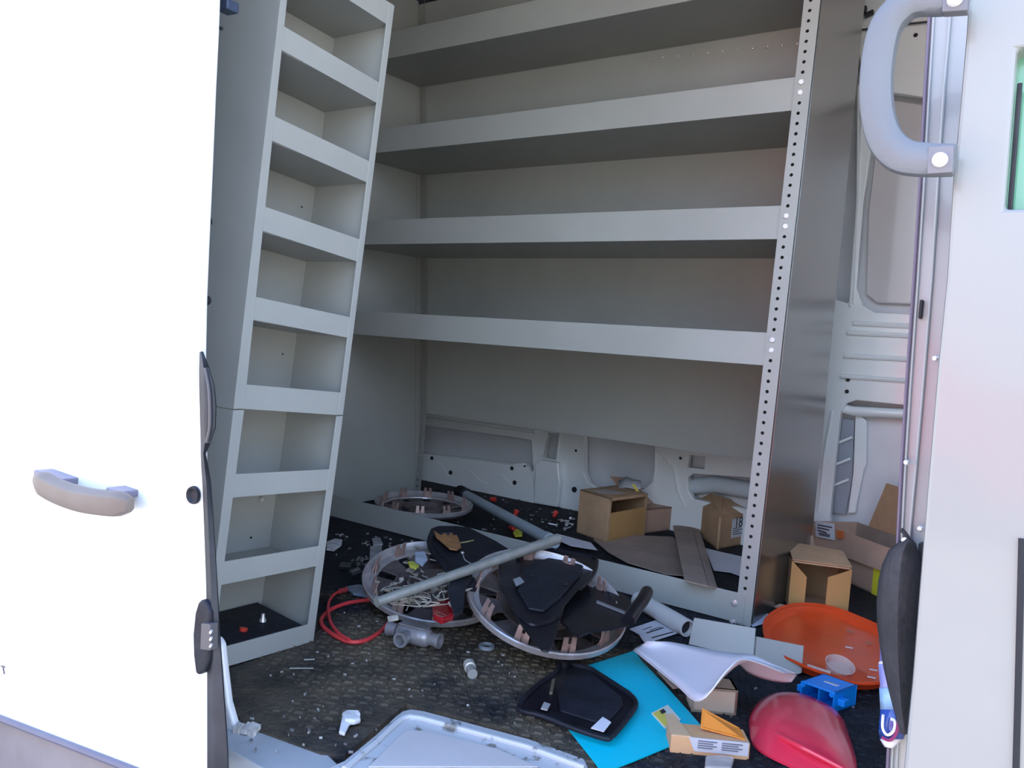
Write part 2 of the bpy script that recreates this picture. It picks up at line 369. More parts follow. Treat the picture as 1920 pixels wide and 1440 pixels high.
# pull handle
hp = smooth_path([at(u, v, y=YD-.028) for u, v in [(70, 898), (110, 918), (160, 935), (205, 943), (246, 947)]], 6)
n_ = len(hp); rings = []
HND = mat('handle_plastic', (.15, .125, .108), .5, 0, .06, 15)
vs = []
prof = [(-.010, -.013), (-.014, -.002), (-.012, .010), (-.004, .015), (.006, .015), (.010, .010), (.010, -.008), (.004, -.014)]
fs = []
for i, p in enumerate(hp):
    s_ = i/(n_-1); k = min(1, .55+3.5*min(s_, 1-s_)); bow = -.008*math.sin(math.pi*s_)
    for (dy, dz) in prof: vs.append(p+V(0, dy*k+bow, dz*k*1.25))
for i in range(n_-1):
    for j in range(8):
        l = (j+1) % 8; fs.append((i*8+j, i*8+l, (i+1)*8+l, (i+1)*8+j))
fs += [tuple(range(8)), tuple((n_-1)*8+j for j in range(8))]
hh = build('pull_handle', MB().add(vs, fs), HND, sd_, smooth=True, bevel=.002)
HL = mat('handle_top_sky_tint', (.17, .16, .22), .4, 0, .05)  # lavender shade of the handle's upper side, put into the colour
for (a, b) in [((72, 887), (122, 905)), ((208, 920), (234, 929))]:
    A, B = at(*a, y=YD-.02), at(*b, y=YD-.02)
    build('handle_mount', MB().plate([A+V(0, -.008, -.004), B+V(0, -.008, -.004), B+V(0, .022, -.004), A+V(0, .022, -.004)], (0, 0, .010)), HL, hh, bevel=.002)
# latch boss, striker plug
c0 = at(364, 928, y=YD-.003)
build('striker_plug', MB().lathe([(0, .001), (.006, .001), (.0095, .004), (.0115, .004), (.0125, .001), (.0125, 0)], c0, (.1, -1, 0), 18), MATPL, sd_, smooth=True)
lat = [(371, 1130), (377, 1124), (384, 1127), (392, 1145), (394, 1200), (390, 1240), (382, 1260), (373, 1266), (366, 1262), (362, 1230), (361, 1190), (365, 1150)]
lt = build('contact_latch', MB().plate([at(u, v, y=YD-.014) for u, v in lat], (0, .016, 0)), MATPL, sd_, bevel=.004)
build('contact_block', MB().plate([at(u, v, y=YD-.02) for u, v in [(377, 1169), (394, 1171), (394, 1220), (375, 1218)]], (0, .012, 0)), mat('latch_grey', (.09, .085, .09), .5), lt, bevel=.001)
for v in (1184, 1197, 1210):
    build('contact_pin', MB().tube([at(394, v+3, y=YD-.021), at(397, v-2, y=YD-.021)], .0016, 8), ZINC, lt, smooth=True)
# weather seal on the door's leading edge
sealR = [(379, 660), (390, 690), (400, 725), (403, 760), (402, 800), (392, 830), (384, 850), (388, 875), (393, 905), (398, 980), (405, 1090), (411, 1200), (418, 1300), (425, 1400), (428, 1500)]
sealL = [(377, 660), (376, 690), (376, 725), (377, 760), (378, 800), (379, 830), (379, 850), (380, 875), (382, 905), (385, 980), (389, 1090), (391, 1200), (391, 1300), (391, 1400), (391, 1500)]
rows = [[at(a[0], a[1], y=YD-.004), at((a[0]+b[0])/2, a[1], y=YD-.007), at(b[0]-1, b[1], y=YD-.003), at(b[0], b[1], y=YD+.02)] for a, b in zip(sealL, sealR)]
build('weather_seal', MB().grid(rows), BLACKR, sd_, smooth=True, solid=.004)
build('seal_bead', MB().tube(smooth_path([at((a[0]*.35+b[0]*.65), a[1], y=YD-.008) for a, b in list(zip(sealL, sealR))[1:6]], 5), .0022, 6), mat('seal_bead_rubber', (.06, .06, .07), .4), sd_, smooth=True)
hg = build('upper_roller_bracket', MB().plate([at(u, v, y=YD+.03) for u, v in [(404, -4), (426, -4), (425, 16), (404, 20)]], (0, .02, 0)), mat('bracket_blue_black', (.04, .06, .11), .4), sd_, bevel=.002)
build('bracket_arm', MB().tube([at(404, 20, y=YD+.03), at(403, 50, y=YD+.03), at(416, 54, y=YD+.03)], .0025, 6), BLACKR, sd_, smooth=True)
for (u, v) in [(385, 415), (383, 563)]:
    build('edge_bumper', MB().lathe([(0, 0), (.006, .001), (.007, .006), (.004, .010), (0, .011)], at(u, v, y=YD+.02), (1, 0, 0), 12), MATPL, sd_, smooth=True)
build('lower_lettering', MB().tube([at(2, 1249, y=YD-.001), at(9, 1251, y=YD-.001)], .0012, 5).tube([at(5, 1248, y=YD-.001), at(8, 1264, y=YD-.001)], .0012, 5), mat('lettering_grey', (.12, .10, .10), .5), sd_)

# ------------------------------------------------------------ front pillar and front door (right)
inner = [(1746, -20), (1742, 40), (1735, 160), (1726, 330), (1714, 520), (1700, 720), (1690, 880), (1684, 1000), (1676, 1200), (1664, 1440), (1660, 1500)]
outr = [(1817, -20), (1812, 60), (1800, 200), (1787, 330), (1775, 520), (1757, 700), (1740, 900), (1724, 1100), (1710, 1280), (1694, 1440), (1688, 1500)]
PIL = mat('pillar_inner_paint', (.32, .33, .34), .3, 0, .03, 4, coat=.5)
po = [at(u, v, y=.86) for u, v in inner]; pi2 = [at(u+60, v, y=.86) for u, v in outr]
pil = struct('wall_pillar', MB().plate(po+pi2[::-1], (0, .05, 0)), PIL, bevel=.004)
struct('pillar_seal', MB().tube(po, .0016, 8), mat('seal_mauve', (.16, .13, .19), .5), pil, smooth=True)
struct('pillar_return', MB().tube([p+V(.004, -.002, 0) for p in po], .0011, 8), PIL, pil, smooth=True)
struct('pillar_bead', MB().tube([at((a[0]*.45+b[0]*.55), a[1], y=.858) for a, b in zip(inner, outr)], .0014, 8), PIL, pil, smooth=True)
for (u, v) in [(1727, 580)]:
    struct('pillar_slot', MB().obox(at(u, v, y=.857), (.0016, 0, 0), (0, .003, 0), (0, 0, .009)), DARKHOLE, pil, bevel=.001)
for (u, v) in [(1754, 672), (1726, 991), (1700, 867)]:
    struct('pillar_clip', MB().lathe([(0, .003), (.002, .0025), (.003, 0)], at(u, v, y=.85), (-.3, -1, 0), 10), ZINC, pil, smooth=True)

fd = thing('front_door', 'white front door panel at the right edge with green tinted window', 'door', (.2, .74, -.3))
dp = [at(u, v, y=.745) for u, v in outr]
dp2 = [V(.95, .745, dp[-1].z), V(.95, .745, dp[0].z)]
whole = [at(u, v, y=.745) for u, v in [(1925, 95), (1903, 150), (1884, 392), (1925, 392)]]
winpoly = [V(.85, .745, whole[2].z), V(.85, .745, whole[1].z+.06), at(1908, 90, y=.745), whole[1], whole[2]]
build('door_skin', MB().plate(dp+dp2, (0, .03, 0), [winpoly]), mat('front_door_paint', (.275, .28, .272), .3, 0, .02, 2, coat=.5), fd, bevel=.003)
GL = mat('green_tinted_glass', (.25, .62, .42), .05, 0, .05, 3, trans=.5, coat=.5)
build('window_glass', MB().plate([p+V(0, .022, 0) for p in winpoly], (0, .004, 0)), GL, fd)
build('window_gasket', MB().tube([whole[1]+V(.003, .01, 0), whole[2]+V(.003, .01, 0)], .002, 6), BLACKR, fd, smooth=True)
build('rear_shut_line', MB().tube([at(u, v, y=.744) for u, v in [(1916, 1010), (1915, 1050), (1910, 1250), (1905, 1440), (1903, 1500)]], .0025, 6), DARKHOLE, fd)

gh = thing('grab_handle', 'grey plastic grab handle bolted to the door pillar at upper right', 'handle', at(1765, 300, y=.73))
YG = .72
cen = [(1815, 2), (1770, 4), (1722, 2), (1690, 16), (1662, 50), (1648, 105), (1643, 165), (1647, 220), (1662, 265), (1690, 292), (1730, 300), (1790, 301)]
wd = [16, 20, 24, 26, 26, 26, 26, 26, 27, 28, 27, 25]
gp = smooth_path([at(u, v, y=YG) for u, v in cen], 5)
ws = [];
for i in range(len(cen)-1):
    for k in range(5): ws.append(wd[i]*(1-k/5)+wd[i+1]*k/5)
ws.append(wd[-1])
vs = []; fs = []; K = 12
for i, p in enumerate(gp):
    t = (gp[min(i+1, len(gp)-1)]-gp[max(i-1, 0)]).normalized(); sd2 = t.cross(V(0, 1, 0)).normalized(); w_ = ws[i]/2000*1.02
    for k in range(K):
        a = 2*math.pi*k/K; ca, sa = math.cos(a), math.sin(a)
        ca = math.copysign(abs(ca)**.7, ca); sa = math.copysign(abs(sa)**.7, sa)
        vs.append(p+sd2*ca*w_+V(0, 1, 0)*sa*.010)
for i in range(len(gp)-1):
    for k in range(K):
        l = (k+1) % K; fs.append((i*K+k, i*K+l, (i+1)*K+l, (i+1)*K+k))
fs += [tuple(range(K)), tuple((len(gp)-1)*K+k for k in range(K))]
gr_ = build('grip', MB().add(vs, fs), GREYPL, gh, smooth=True)
for (u0, v0, u1, v1) in [(1740, 274, 1789, 326), (1768, -24, 1817, 22)]:
    build('bolt_housing', MB().plate([at(u, v, y=YG-.0105) for u, v in [(u0, v0), (u1, v0-3), (u1-3, v1-3), (u0-2, v1)]], (0, .012, 0)), mat('housing_plastic', (.17, .17, .19), .5), gh, bevel=.001)
    cu, cv = (u0+u1)/2-2, (v0+v1)/2
    build('bolt', MB().lathe([(0, .0045), (.0052, .004), (.0058, .001), (.0058, 0)], at(cu, cv, y=YG-.0105), (0, -1, 0), 14), mat('white_bolt', (.95, .95, .97), .3), gh, smooth=True)

# ------------------------------------------------------------ main shelving unit
KF = .06; Y0 = 1.806
def yf(z): return Y0+KF*z
XL, XR = -2.0, -.53
def yb(z): return 2.325-.115*max(0, z-.3)**1.15
su = thing('shelving_unit', 'tall grey steel shelving unit with five shelves along the far side wall', 'shelving', ((XL+XR)/2, 2.07, 0))
ZT = 1.79
levels = [(.592, .668), (.884, .962), (1.182, 1.260), (1.489, 1.577)]
# right end panel with depth of the whole unit
ep = [V(XR, yf(0)+.003, .004), V(XR, 2.285, .004), V(XR, 2.30, ZT), V(XR, yf(ZT), ZT)]
build('end_panel', MB().plate(ep, (.003, 0, 0)), ENDP, su)
build('end_panel', MB().plate([V(XL, yf(0), .004), V(XL, yb(0), .004), V(XL, yb(.3), .3), V(XL, yb(.9), .9), V(XL, yb(1.3), 1.3), V(XL, yb(ZT), ZT), V(XL, yf(ZT), ZT)], (-.003, 0, 0)), RACK, su)
# punched posts
def punched(x0, x1, z0, z1, yfun, pitch, r, xc, n=8, th=.002, skip=()):
    M_ = MB(); k = int((z1-z0)/pitch)
    for i in range(k):
        a, b = z0+i*pitch, z0+(i+1)*pitch; zc = (a+b)/2
        sq = []
        for q in range(n):
            t = 2*math.pi*(q+.5)/n; c_, s_ = math.cos(t), math.sin(t)
            sq.append(V(xc+c_*r, yfun(zc+s_*r), zc+s_*r))
        # outer 8 points matched to the ring
        ou = []
        for q in range(n):
            t = 2*math.pi*(q+.5)/n; c_, s_ = math.cos(t), math.sin(t)
            mx = max(abs(c_), abs(s_)); cx, sx = c_/mx, s_/mx
            xx = xc+cx*((x1-xc) if cx > 0 else (xc-x0)); zz = zc+sx*pitch/2
            if abs(cx) > .99 and abs(sx) > .3: pass
            ou.append(V(xx, yfun(zz), zz))
        # corner verts
        cor = [V(x1, yfun(b), b), V(x0, yfun(b), b), V(x0, yfun(a), a), V(x1, yfun(a), a)]
        vs_ = sq+ou+cor+[p+V(0, th, 0) for p in sq]
        fs_ = []
        for q in range(n):
            l = (q+1) % n; fs_.append((q, l, n+l, n+q)); fs_.append((q, l, 2*n+4+l, 2*n+4+q))
        # corners between outer pts q=0,1 (45deg) etc.
        for q, c in ((0, 0), (2, 1), (4, 2), (6, 3)):
            fs_.append((n+q, n+(q+1) % n, 2*n+c))
        M_.add(vs_, fs_)
    M_.plate([V(x0, yfun(z0), z0), V(x0, yfun(z1), z1), V(x0, yfun(z1), z1)+V(0, th, 0), V(x0, yfun(z0), z0)+V(0, th, 0)], (-.0006, 0, 0))
    M_.plate([V(x1, yfun(z0), z0), V(x1, yfun(z1), z1), V(x1, yfun(z1), z1)+V(0, th, 0), V(x1, yfun(z0), z0)+V(0, th, 0)], (.0006, 0, 0))
    return M_
XP0 = -.566
yp = lambda z: yf(z)-.004
PITCH_ = .0237
post = build('punched_post', punched(XP0, XR, .0, 1.79, yp, PITCH_, .0042, -.551), RACK, su)
build('punched_post', punched(XL, XL+.036, .0, 1.79, yp, PITCH_, .0042, XL+.018), RACK, su)
build('punched_post', punched(XL+.001, XL+.03, .0, 1.79, lambda z: yb(z)-.004, PITCH_, .0042, XL+.010), RACKD, su)
# web behind the post, its dark colour painting the folded channel's shade in the holes
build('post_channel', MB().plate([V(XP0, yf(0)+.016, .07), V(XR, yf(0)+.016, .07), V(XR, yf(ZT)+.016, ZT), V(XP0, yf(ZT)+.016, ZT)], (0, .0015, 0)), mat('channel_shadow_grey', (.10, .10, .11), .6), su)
sidx = 0
for (zb, zt) in levels+[(1.80, 1.87)]:
    yF, yB = yf(zb), yb(zb)
    if zb < 1.8:
        s_ = MB()
        s_.plate([V(XL+.002, yF, zb), V(XR-.004, yF, zb), V(XR-.004, yB, zb+.012), V(XL+.002, yB, zb+.012)], (0, 0, .0025))
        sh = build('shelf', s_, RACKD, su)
        build('shelf_lip', MB().plate([V(XL+.002, yf(zb)-.001, zb), V(XP0+.001, yf(zb)-.001, zb), V(XP0+.001, yf(zt)-.001, zt), V(XL+.002, yf(zt)-.001, zt)], (0, .003, 0)), RACK, sh, bevel=.001)
        zc = (zb+zt)/2
        for dz in (-.012, .0117):
            bb = MB().lathe([(0, .004), (.0055, .0035), (.0062, .001), (.0062, 0)], V(-.551, yp(zc)-.0005, PITCH_*(round((zc+dz)/PITCH_-.5)+.5)), (0, -1, 0), 10)
            build('bolt', bb, mat('white_bolt', (.95, .95, .97), .3), sh, smooth=True)
# back panels
zs = [.318, .60, .9, 1.2, 1.5, 1.78]
def bp_(z0, z1, name='back_panel'):
    build(name, MB().plate([V(XL, yb(z0), z0), V(XR, yb(z0), z0), V(XR, yb(z1), z1), V(XL, yb(z1), z1)], (0, .002, 0)), RACK, su)
for i in range(5): bp_(zs[i], zs[i+1]-.0005)
# kick plate
kp = build('kick_plate', MB().plate([V(XL, yf(0)-.006, .003), V(-.547, yf(0)-.006, .003), V(-.547, yf(.07)-.006, .070), V(XL, yf(.07)-.006, .070)], (0, .003, 0)), RACK, su, bevel=.001)
for (u, v) in [(1377, 1131), (1374, 1167)]:
    build('bolt', MB().lathe([(0, .005), (.004, .0045), (.005, .002), (.008, .0015), (.008, 0)], at(u, v, y=yf(.03)-.007), (0, -1, 0), 8), ZINC, kp)
# rivet heads along the top shelf's back right
for i in range(11):
    u = 1215+i*28; v = 111-i*2.9
    build('rivet', MB().lathe([(0, .003), (.003, .002), (.0035, 0)], at(u, v, y=yb(1.48)-.003), (0, -1, 0), 8), ZINC, su, smooth=True)

# ------------------------------------------------------------ bin tower
XT = -1.125
bt = thing('bin_tower', 'narrow grey steel bin tower with eight stacked openings leaning at left', 'shelving', (XT-.1, .95, 0))
T = lambda u, v: at(u, v, x=XT)
ops = [[(546, -70), (725, 45), (710, 154), (541, 54)], [(536, 98), (705, 192), (692, 302), (522, 221)], [(516, 266), (686, 341), (675, 449), (502, 389)],
       [(497, 434), (669, 490), (657, 595), (482, 557)], [(477, 600), (651, 633), (639, 736), (463, 721)], [(458, 771), (632, 778), (618, 880), (443, 889)],
       [(436, 933), (613, 919), (597, 1024), (422, 1053)], [(414, 1097), (591, 1062), (578, 1171), (400, 1219)]]
def lx(v): return 526-(v)*.1156
def rx(v): return 741.3-(v)*.1258
def yL(z): return T(lx(700), 700).y+(z-.5)*.058
# outer outline
def ol(v): return T(lx(v), v)
def orr(v): return T(rx(v), v)
seamL, seamR = T(438, 767), T(rx(778), 778)
TL, TR = T(539, -112), T(740, 10)
BL, BR = T(380, 1264), T(588, 1202)
tx = V(.003, 0, 0)
upper = [TL, TR, seamR, seamL]; lower = [seamL-V(0, 0, .002), seamR-V(0, 0, .002), BR, BL]
DX = .158
for nm, pl_, oo in (('upper', upper, ops[:5]), ('lower', lower, ops[5:])):
    # stiles and rails: a separate strip for each
    pl, pr = pl_[0], pl_[1]; ql, qr = pl_[3], pl_[2]
    quads = [[T(*p) for p in o_] for o_ in oo]
    # left stile, right stile
    lf = [pl]+[ql]; 
    L_in = [q for qd in quads for q in (qd[0], qd[3])]; R_in = [q for qd in quads for q in (qd[1], qd[2])]
    def ext(a, b, z): t = (z-a.z)/(b.z-a.z); return a+(b-a)*t
    topLin = ext(L_in[0], L_in[-1], pl.z); botLin = ext(L_in[0], L_in[-1], ql.z)
    topRin = ext(R_in[0], R_in[-1], pr.z); botRin = ext(R_in[0], R_in[-1], qr.z)
    build('stile', MB().plate([pl, topLin, botLin, ql], -tx), RACK, bt, bevel=.0008)
    build('stile', MB().plate([topRin, pr, qr, botRin], -tx), RACK, bt, bevel=.0008)
    tops = [(topLin, topRin)]+[(qd[3], qd[2]) for qd in quads]
    bots = [(qd[0], qd[1]) for qd in quads]+[(botLin, botRin)]
    for (a, b), (c, d) in zip(tops, bots):
        if (a-c).length < .003: continue
        ab = (b-a).normalized(); cdv = (d-c).normalized(); rl = build('rail', MB().plate([a-tx*.15-ab*.010, b-tx*.15+ab*.005, d-tx*.15+cdv*.005, c-tx*.15-cdv*.010], -tx*.8), RACK, bt)
        # tray floor whose lip is the rail: it sits at the rail's lower edge
        if a.z-c.z > .02 or True:
            c2, d2 = c.copy(), d.copy()
            # run to outer walls
            c2 = ext(pl, ql, c.z); d2 = ext(pr, qr, d.z); c2 = c2+(d2-c2)*.015; d2 = d2-(d2-c2)*.015
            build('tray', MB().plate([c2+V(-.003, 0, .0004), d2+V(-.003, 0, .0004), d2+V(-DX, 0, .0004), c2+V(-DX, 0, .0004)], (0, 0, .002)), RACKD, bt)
    # side walls and back
    build('side_wall', MB().plate([pl-tx, ql-tx, ql-V(.46, 0, 0), pl-V(.46, 0, 0)], (0, .002, 0)), RACK, bt)
    build('side_wall', MB().plate([pr-tx, qr-tx, qr-V(DX, 0, 0), pr-V(DX, 0, 0)], (0, -.002, 0)), RACK, bt)
    build('back_wall', MB().plate([pl-V(DX, 0, 0), pr-V(DX, 0, 0), qr-V(DX, 0, 0), ql-V(DX, 0, 0)], (-.002, 0, 0)), RACK, bt)
for (u, v, r) in [(490, 937, .005)]:
    build('bolt', MB().lathe([(0, .005), (.004, .004), (.006, .001), (.006, 0)], at(u, v, x=XT-DX+.003), (1, 0, 0), 8), ZINC, bt)
for (u, v) in [(566, 388), (530, 664), (442+29, 1008), (470, 1008)]:
    build('punched_hole', disc(at(u, v, x=XT-DX+.002), .0018, (1, 0, 0), .0006, 8), DARKHOLE, bt)
# dark liner in the bottom bin
build('bin_liner', MB().plate([at(412, 1216, x=XT-.006)+V(0, 0, -.012), at(576, 1172, x=XT-.006)+V(0, 0, -.008), at(576, 1172, x=XT-.006)+V(-.148, 0, .004), at(412, 1216, x=XT-.006)+V(-.148, 0, .0)], (0, 0, .003)), MATPL, bt)

# ------------------------------------------------------------ wheel covers
HUBM = mat('silver_hubcap_plastic', (.46, .44, .45), .28, .35, .15, 25, coat=.3)
HUBD = mat('brown_grey_hubcap_back', (.13, .11, .11), .45, .2, .3, 25)
def frame(n):
    n = Vector(n).normalized(); a = V(1, 0, 0)-n*n.x; a.normalize(); return a, n.cross(a), n
def wheel_cover(label, c, n, r, rot=0, clips=10, group=None):
    a, b, nn = frame(n); c = Vector(c)
    t = thing('wheel_cover', label, 'wheel cover', c-nn*.035, group)
    def P_(rr, th, h): return c+(a*math.cos(th)+b*math.sin(th))*rr*r+nn*h
    build('rim', MB().lathe([(r*.955, -.004), (r*.985, .003), (r, .001), (r*.995, -.010), (r*.94, -.016), (r*.90, -.010)], c, nn, 48, closed=True), HUBM, t, smooth=True)
    bowl = MB().lathe([(r*.945, -.012), (r*.83, -.014), (r*.82, -.018), (r*.94, -.017)], c, nn, 48, closed=True)
    build('inner_ring', MB().lathe([(r*.58, -.018), (r*.40, -.026), (r*.38, -.030), (r*.58, -.022)], c, nn, 40, closed=True), HUBD, t, smooth=True)
    build('bowl', bowl, HUBM, t, smooth=True)
    build('hub_cup', MB().lathe([(0, -.024), (r*.28, -.024), (r*.36, -.010), (r*.40, -.012), (r*.40, -.03), (0, -.033)], c, nn, 32), HUBD, t, smooth=True)
    for k in range(10):
        th = rot+2*math.pi*k/10; w0 = .21
        build('spoke', MB().plate([P_(.84, th-w0, -.016), P_(.84, th+w0, -.016), P_(.56, th+w0*.9, -.021), P_(.56, th-w0*.9, -.021)], -nn*.004), HUBD, t, bevel=.001)
    for k in range(clips):
        th = rot+.31+2*math.pi*k/clips
        ck_ = MB()
        for s_ in (-.055, .055):
            p0 = P_(.90, th+s_, -.014); rad = (a*math.cos(th)+b*math.sin(th)); tan = nn.cross(rad)
            ck_.plate([p0-tan*.0065, p0+tan*.0065, p0+tan*.0045+nn*.034-rad*.008, p0-tan*.0045+nn*.034-rad*.008], -rad*.003)
        ck_.plate([P_(.86, th-.09, -.014), P_(.86, th+.09, -.014), P_(.86, th+.05, .006), P_(.86, th-.05, .006)], (a*math.cos(th)+b*math.sin(th))*-.003)
        build('clip', ck_, mat('rusty_brown_clip', (.42, .30, .27), .4, .3, .2, 40), t, bevel=.0006)
    return t
wheel_cover('wheel cover lying back side up under the silver rod, strewn with scraps', (-1.100, 1.375, .062), (.193, -.195, 1), .165, .1)
wheel_cover('wheel cover lying back side up beneath the black splash guards', (-.800, 1.351, .098), (.325, -.197, 1), .163, .25)
cC = at(795, 942, z=.064)
wheel_cover('wheel cover lying inside the shelving unit behind its kick plate', cC, (.02, -.03, 1), .160, .0)

# ------------------------------------------------------------ black splash guards
def plane3(p, q, r_):
    n = (q-p).cross(r_-p).normalized(); return n, n.dot(p)
def pp(pts, n, d): return [atp(u, v, n, d) for u, v in pts]
n1, d1 = plane3(at(1046, 1034, y=1.57), at(1115, 1058, y=1.57), at(1025, 1224, z=.115))
if n1.z < 0: n1, d1 = -n1, -d1
g1 = thing('splash_guard', 'black plastic splash guard propped against the kick plate over a wheel cover', 'guard', atp(1025, 1200, n1, d1))
o1 = [(971, 1051), (1028, 1032), (1046, 1034), (1111, 1046), (1118, 1057), (1111, 1079), (1088, 1103), (1058, 1139), (1036, 1215), (1028, 1225), (1016, 1223), (1006, 1212), (979, 1178), (963, 1150), (935, 1099), (935, 1057)]
build('guard_plate', MB().plate(pp(o1, n1, d1), n1*.004), BLKPL, g1, bevel=.002)
ip = pp([(985, 1065), (1035, 1048), (1095, 1060), (1085, 1085), (1050, 1125), (1020, 1150), (990, 1145), (970, 1110)], n1, d1+.004)
build('raised_panel', MB().plate(ip, n1*.006), MATPL, g1, bevel=.004)
build('ridge', MB().tube(smooth_path(pp([(978, 1155), (990, 1168), (1005, 1172), (1030, 1166), (1052, 1152)], n1, d1+.006), 5), .004, 8), BLKPL, g1, smooth=True)
build('rim_lip', MB().tube(smooth_path(pp([(971, 1051), (1028, 1032), (1046, 1034), (1111, 1046), (1118, 1057), (1111, 1079), (1088, 1103)], n1, d1+.004), 3), .005, 8), BLKPL, g1, smooth=True)
for (u, v) in [(1000, 1080), (1033, 1055), (1085, 1072), (1060, 1095)]:
    build('screw_hole', disc(atp(u, v, n1, d1+.011), .006, n1, .001), DARKHOLE, g1)
build('grey_tag', MB().plate(pp([(962, 1087), (975, 1082), (983, 1092), (968, 1100)], n1, d1+.011), n1*.001), mat('grey_tag', (.28, .30, .32), .5), g1)
n2, d2 = plane3(at(1120, 1095, y=1.53), at(1190, 1125, y=1.50), at(1095, 1195, z=.10))
if n2.z < 0: n2, d2 = -n2, -d2
g2 = thing('splash_guard', 'black plastic guard with a hooked arm, right of the propped one', 'guard', atp(1110, 1190, n2, d2))
o2 = [(1106, 1083), (1123, 1087), (1137, 1105), (1169, 1117), (1182, 1128), (1190, 1150), (1178, 1176), (1153, 1182), (1107, 1188), (1087, 1196), (1070, 1188), (1050, 1168), (1065, 1120)]
build('guard_plate', MB().plate(pp(o2, n2, d2), n2*.004), BLKPL, g2, bevel=.002)
build('hooked_arm', MB().tube(smooth_path([atp(1178, 1165, n2, d2+.004), atp(1190, 1145, n2, d2+.012), atp(1205, 1125, n2, d2+.018), atp(1214, 1108, n2, d2+.02)], 5), [.013]*5+[.013]*5+[.013]*5+[.011], 12), BLKPL, g2, smooth=True)
build('grey_edge', MB().plate(pp([(1119, 1127), (1175, 1149), (1174, 1153), (1118, 1131)], n2, d2+.005), n2*.002), mat('edge_grey', (.25, .25, .27), .3), g2)
for (u, v) in [(1112, 1092), (1127, 1100), (1141, 1111), (1103, 1100)]:
    build('rib', MB().tube([atp(u, v, n2, d2+.004), atp(u+4, v+12, n2, d2+.004)], .0025, 6), MATPL, g2, smooth=True)

# ------------------------------------------------------------ rods and pipes
GALV = mat('galvanised_steel', (.42, .45, .43), .35, .5, .12, 30)
rd = build('metal_rod', MB().tube([at(706, 1129, z=.125), at(1046, 1010, y=1.50)], [.0085, .0115], 14), GALV, None, smooth=True)
tag(rd, 'silver galvanised rod lying across the left wheel cover up to the kick plate', 'rod')
PVC = mat('grey_pvc', (.38, .45, .50), .35, 0, .05, 8)
p0, p1 = at(874, 928, y=2.30), at(1040, 1018, y=1.845)
pv = thing('plastic_pipe', 'long grey plastic pipe lying inside the shelving unit, black cap on its far end', 'pipe', (p0+p1)/2)
build('pipe_tube', MB().tube([p0, p1], .0165, 16), PVC, pv, smooth=True)
dd_ = (p0-p1).normalized()
build('pipe_cap', MB().tube([p0-dd_*.005, p0+dd_*.075], .024, 14), MATPL, pv, smooth=True)
build('pipe_collar', MB().tube([p1+dd_*.03, p1+dd_*.06], .0195, 16), PVC, pv, smooth=True)
wpz = thing('plastic_pipe', 'short white plastic pipe end in front of the kick plate beside the white label sheet', 'pipe', at(1245, 1160, z=.0))
q0, q1 = at(1196, 1124, z=.026), at(1289, 1178, z=.022)
wv = MB(); dq = (q1-q0).normalized()
wv.lathe([(.019, 0), (.019, (q1-q0).length), (.015, (q1-q0).length), (.015, .01)], q0, dq, 20)
build('pipe_tube', wv, mat('white_pvc', (.62, .64, .64), .35, 0, .03), wpz, smooth=True)
build('pipe_bore', MB().lathe([(0, 0), (.0145, 0), (.0145, .001), (0, .001)], q1-dq*.012, dq, 16), DARKHOLE, wpz)

# ------------------------------------------------------------ tool pouch, straps, cable
n3 = V(0, 0, 1)
tp = thing('tool_pouch', 'black tool pouch with a torn tan leather flap against the kick plate', 'pouch', at(870, 1060, z=.10))
po3 = [(801, 1018), (806, 1006), (818, 1001), (850, 1001), (880, 1004), (930, 1030), (962, 1051), (935, 1068), (905, 1066), (885, 1080), (893, 1112), (872, 1118), (850, 1098), (828, 1064), (806, 1038)]
build('pouch_body', MB().plate([at(u, v, z=.10) for u, v in po3], (0, 0, .022)), MATPL, tp, bevel=.006)
build('pouch_rim', MB().tube(smooth_path([at(u, v, z=.124) for u, v in [(860, 1100), (832, 1060), (808, 1030), (806, 1010), (822, 1001), (850, 1001)]], 4), .006, 8), MATPL, tp, smooth=True)
lf = [(812, 995), (820, 1001), (826, 1005), (834, 1001), (840, 1006), (845, 1000), (851, 1006), (856, 1004), (861, 1015), (865, 1028), (856, 1033), (843, 1031), (828, 1018), (818, 1010)]
build('leather_flap', MB().plate([at(u, v, z=.128) for u, v in lf], (0, 0, .003)), mat('tan_leather', (.42, .20, .08), .7, 0, .25, 30), tp, bevel=.001)
build('stitched_cord', MB().tube(smooth_path([at(862, 1018, z=.125), at(875, 1016, z=.125), at(888, 1013, z=.125)], 4), .0013, 6), mat('yellow_cord', (.5, .45, .2), .7), tp, smooth=True)
build('white_snap', MB().lathe([(0, .004), (.0035, .003), (.004, 0)], at(867, 1037, z=.123), (0, 0, 1), 10), ZINC, tp, smooth=True)
build('snap_cord', MB().tube(smooth_path([at(868, 1040, z=.125), at(872, 1050, z=.125), at(884, 1057, z=.125)], 4), .0012, 6), mat('grey_cord', (.4, .42, .45), .6), tp, smooth=True)
stp_ = build('rubber_strap', MB().plate([at(u, v, z=.128) for u, v in [(842, 1066), (862, 1060), (886, 1084), (872, 1110), (868, 1150), (852, 1160), (846, 1140), (838, 1112), (845, 1090)]], (0, 0, .006)), MATPL, None, bevel=.002)
tag(stp_, 'dark rubber strap lying over the left wheel cover beside the rod', 'strap')
RED = mat('red_cable', (.75, .06, .07), .4, 0, .1, 20)
cb = thing('cable', 'red cable looped on the floor beside the bin tower', 'cable', at(665, 1160, z=0))
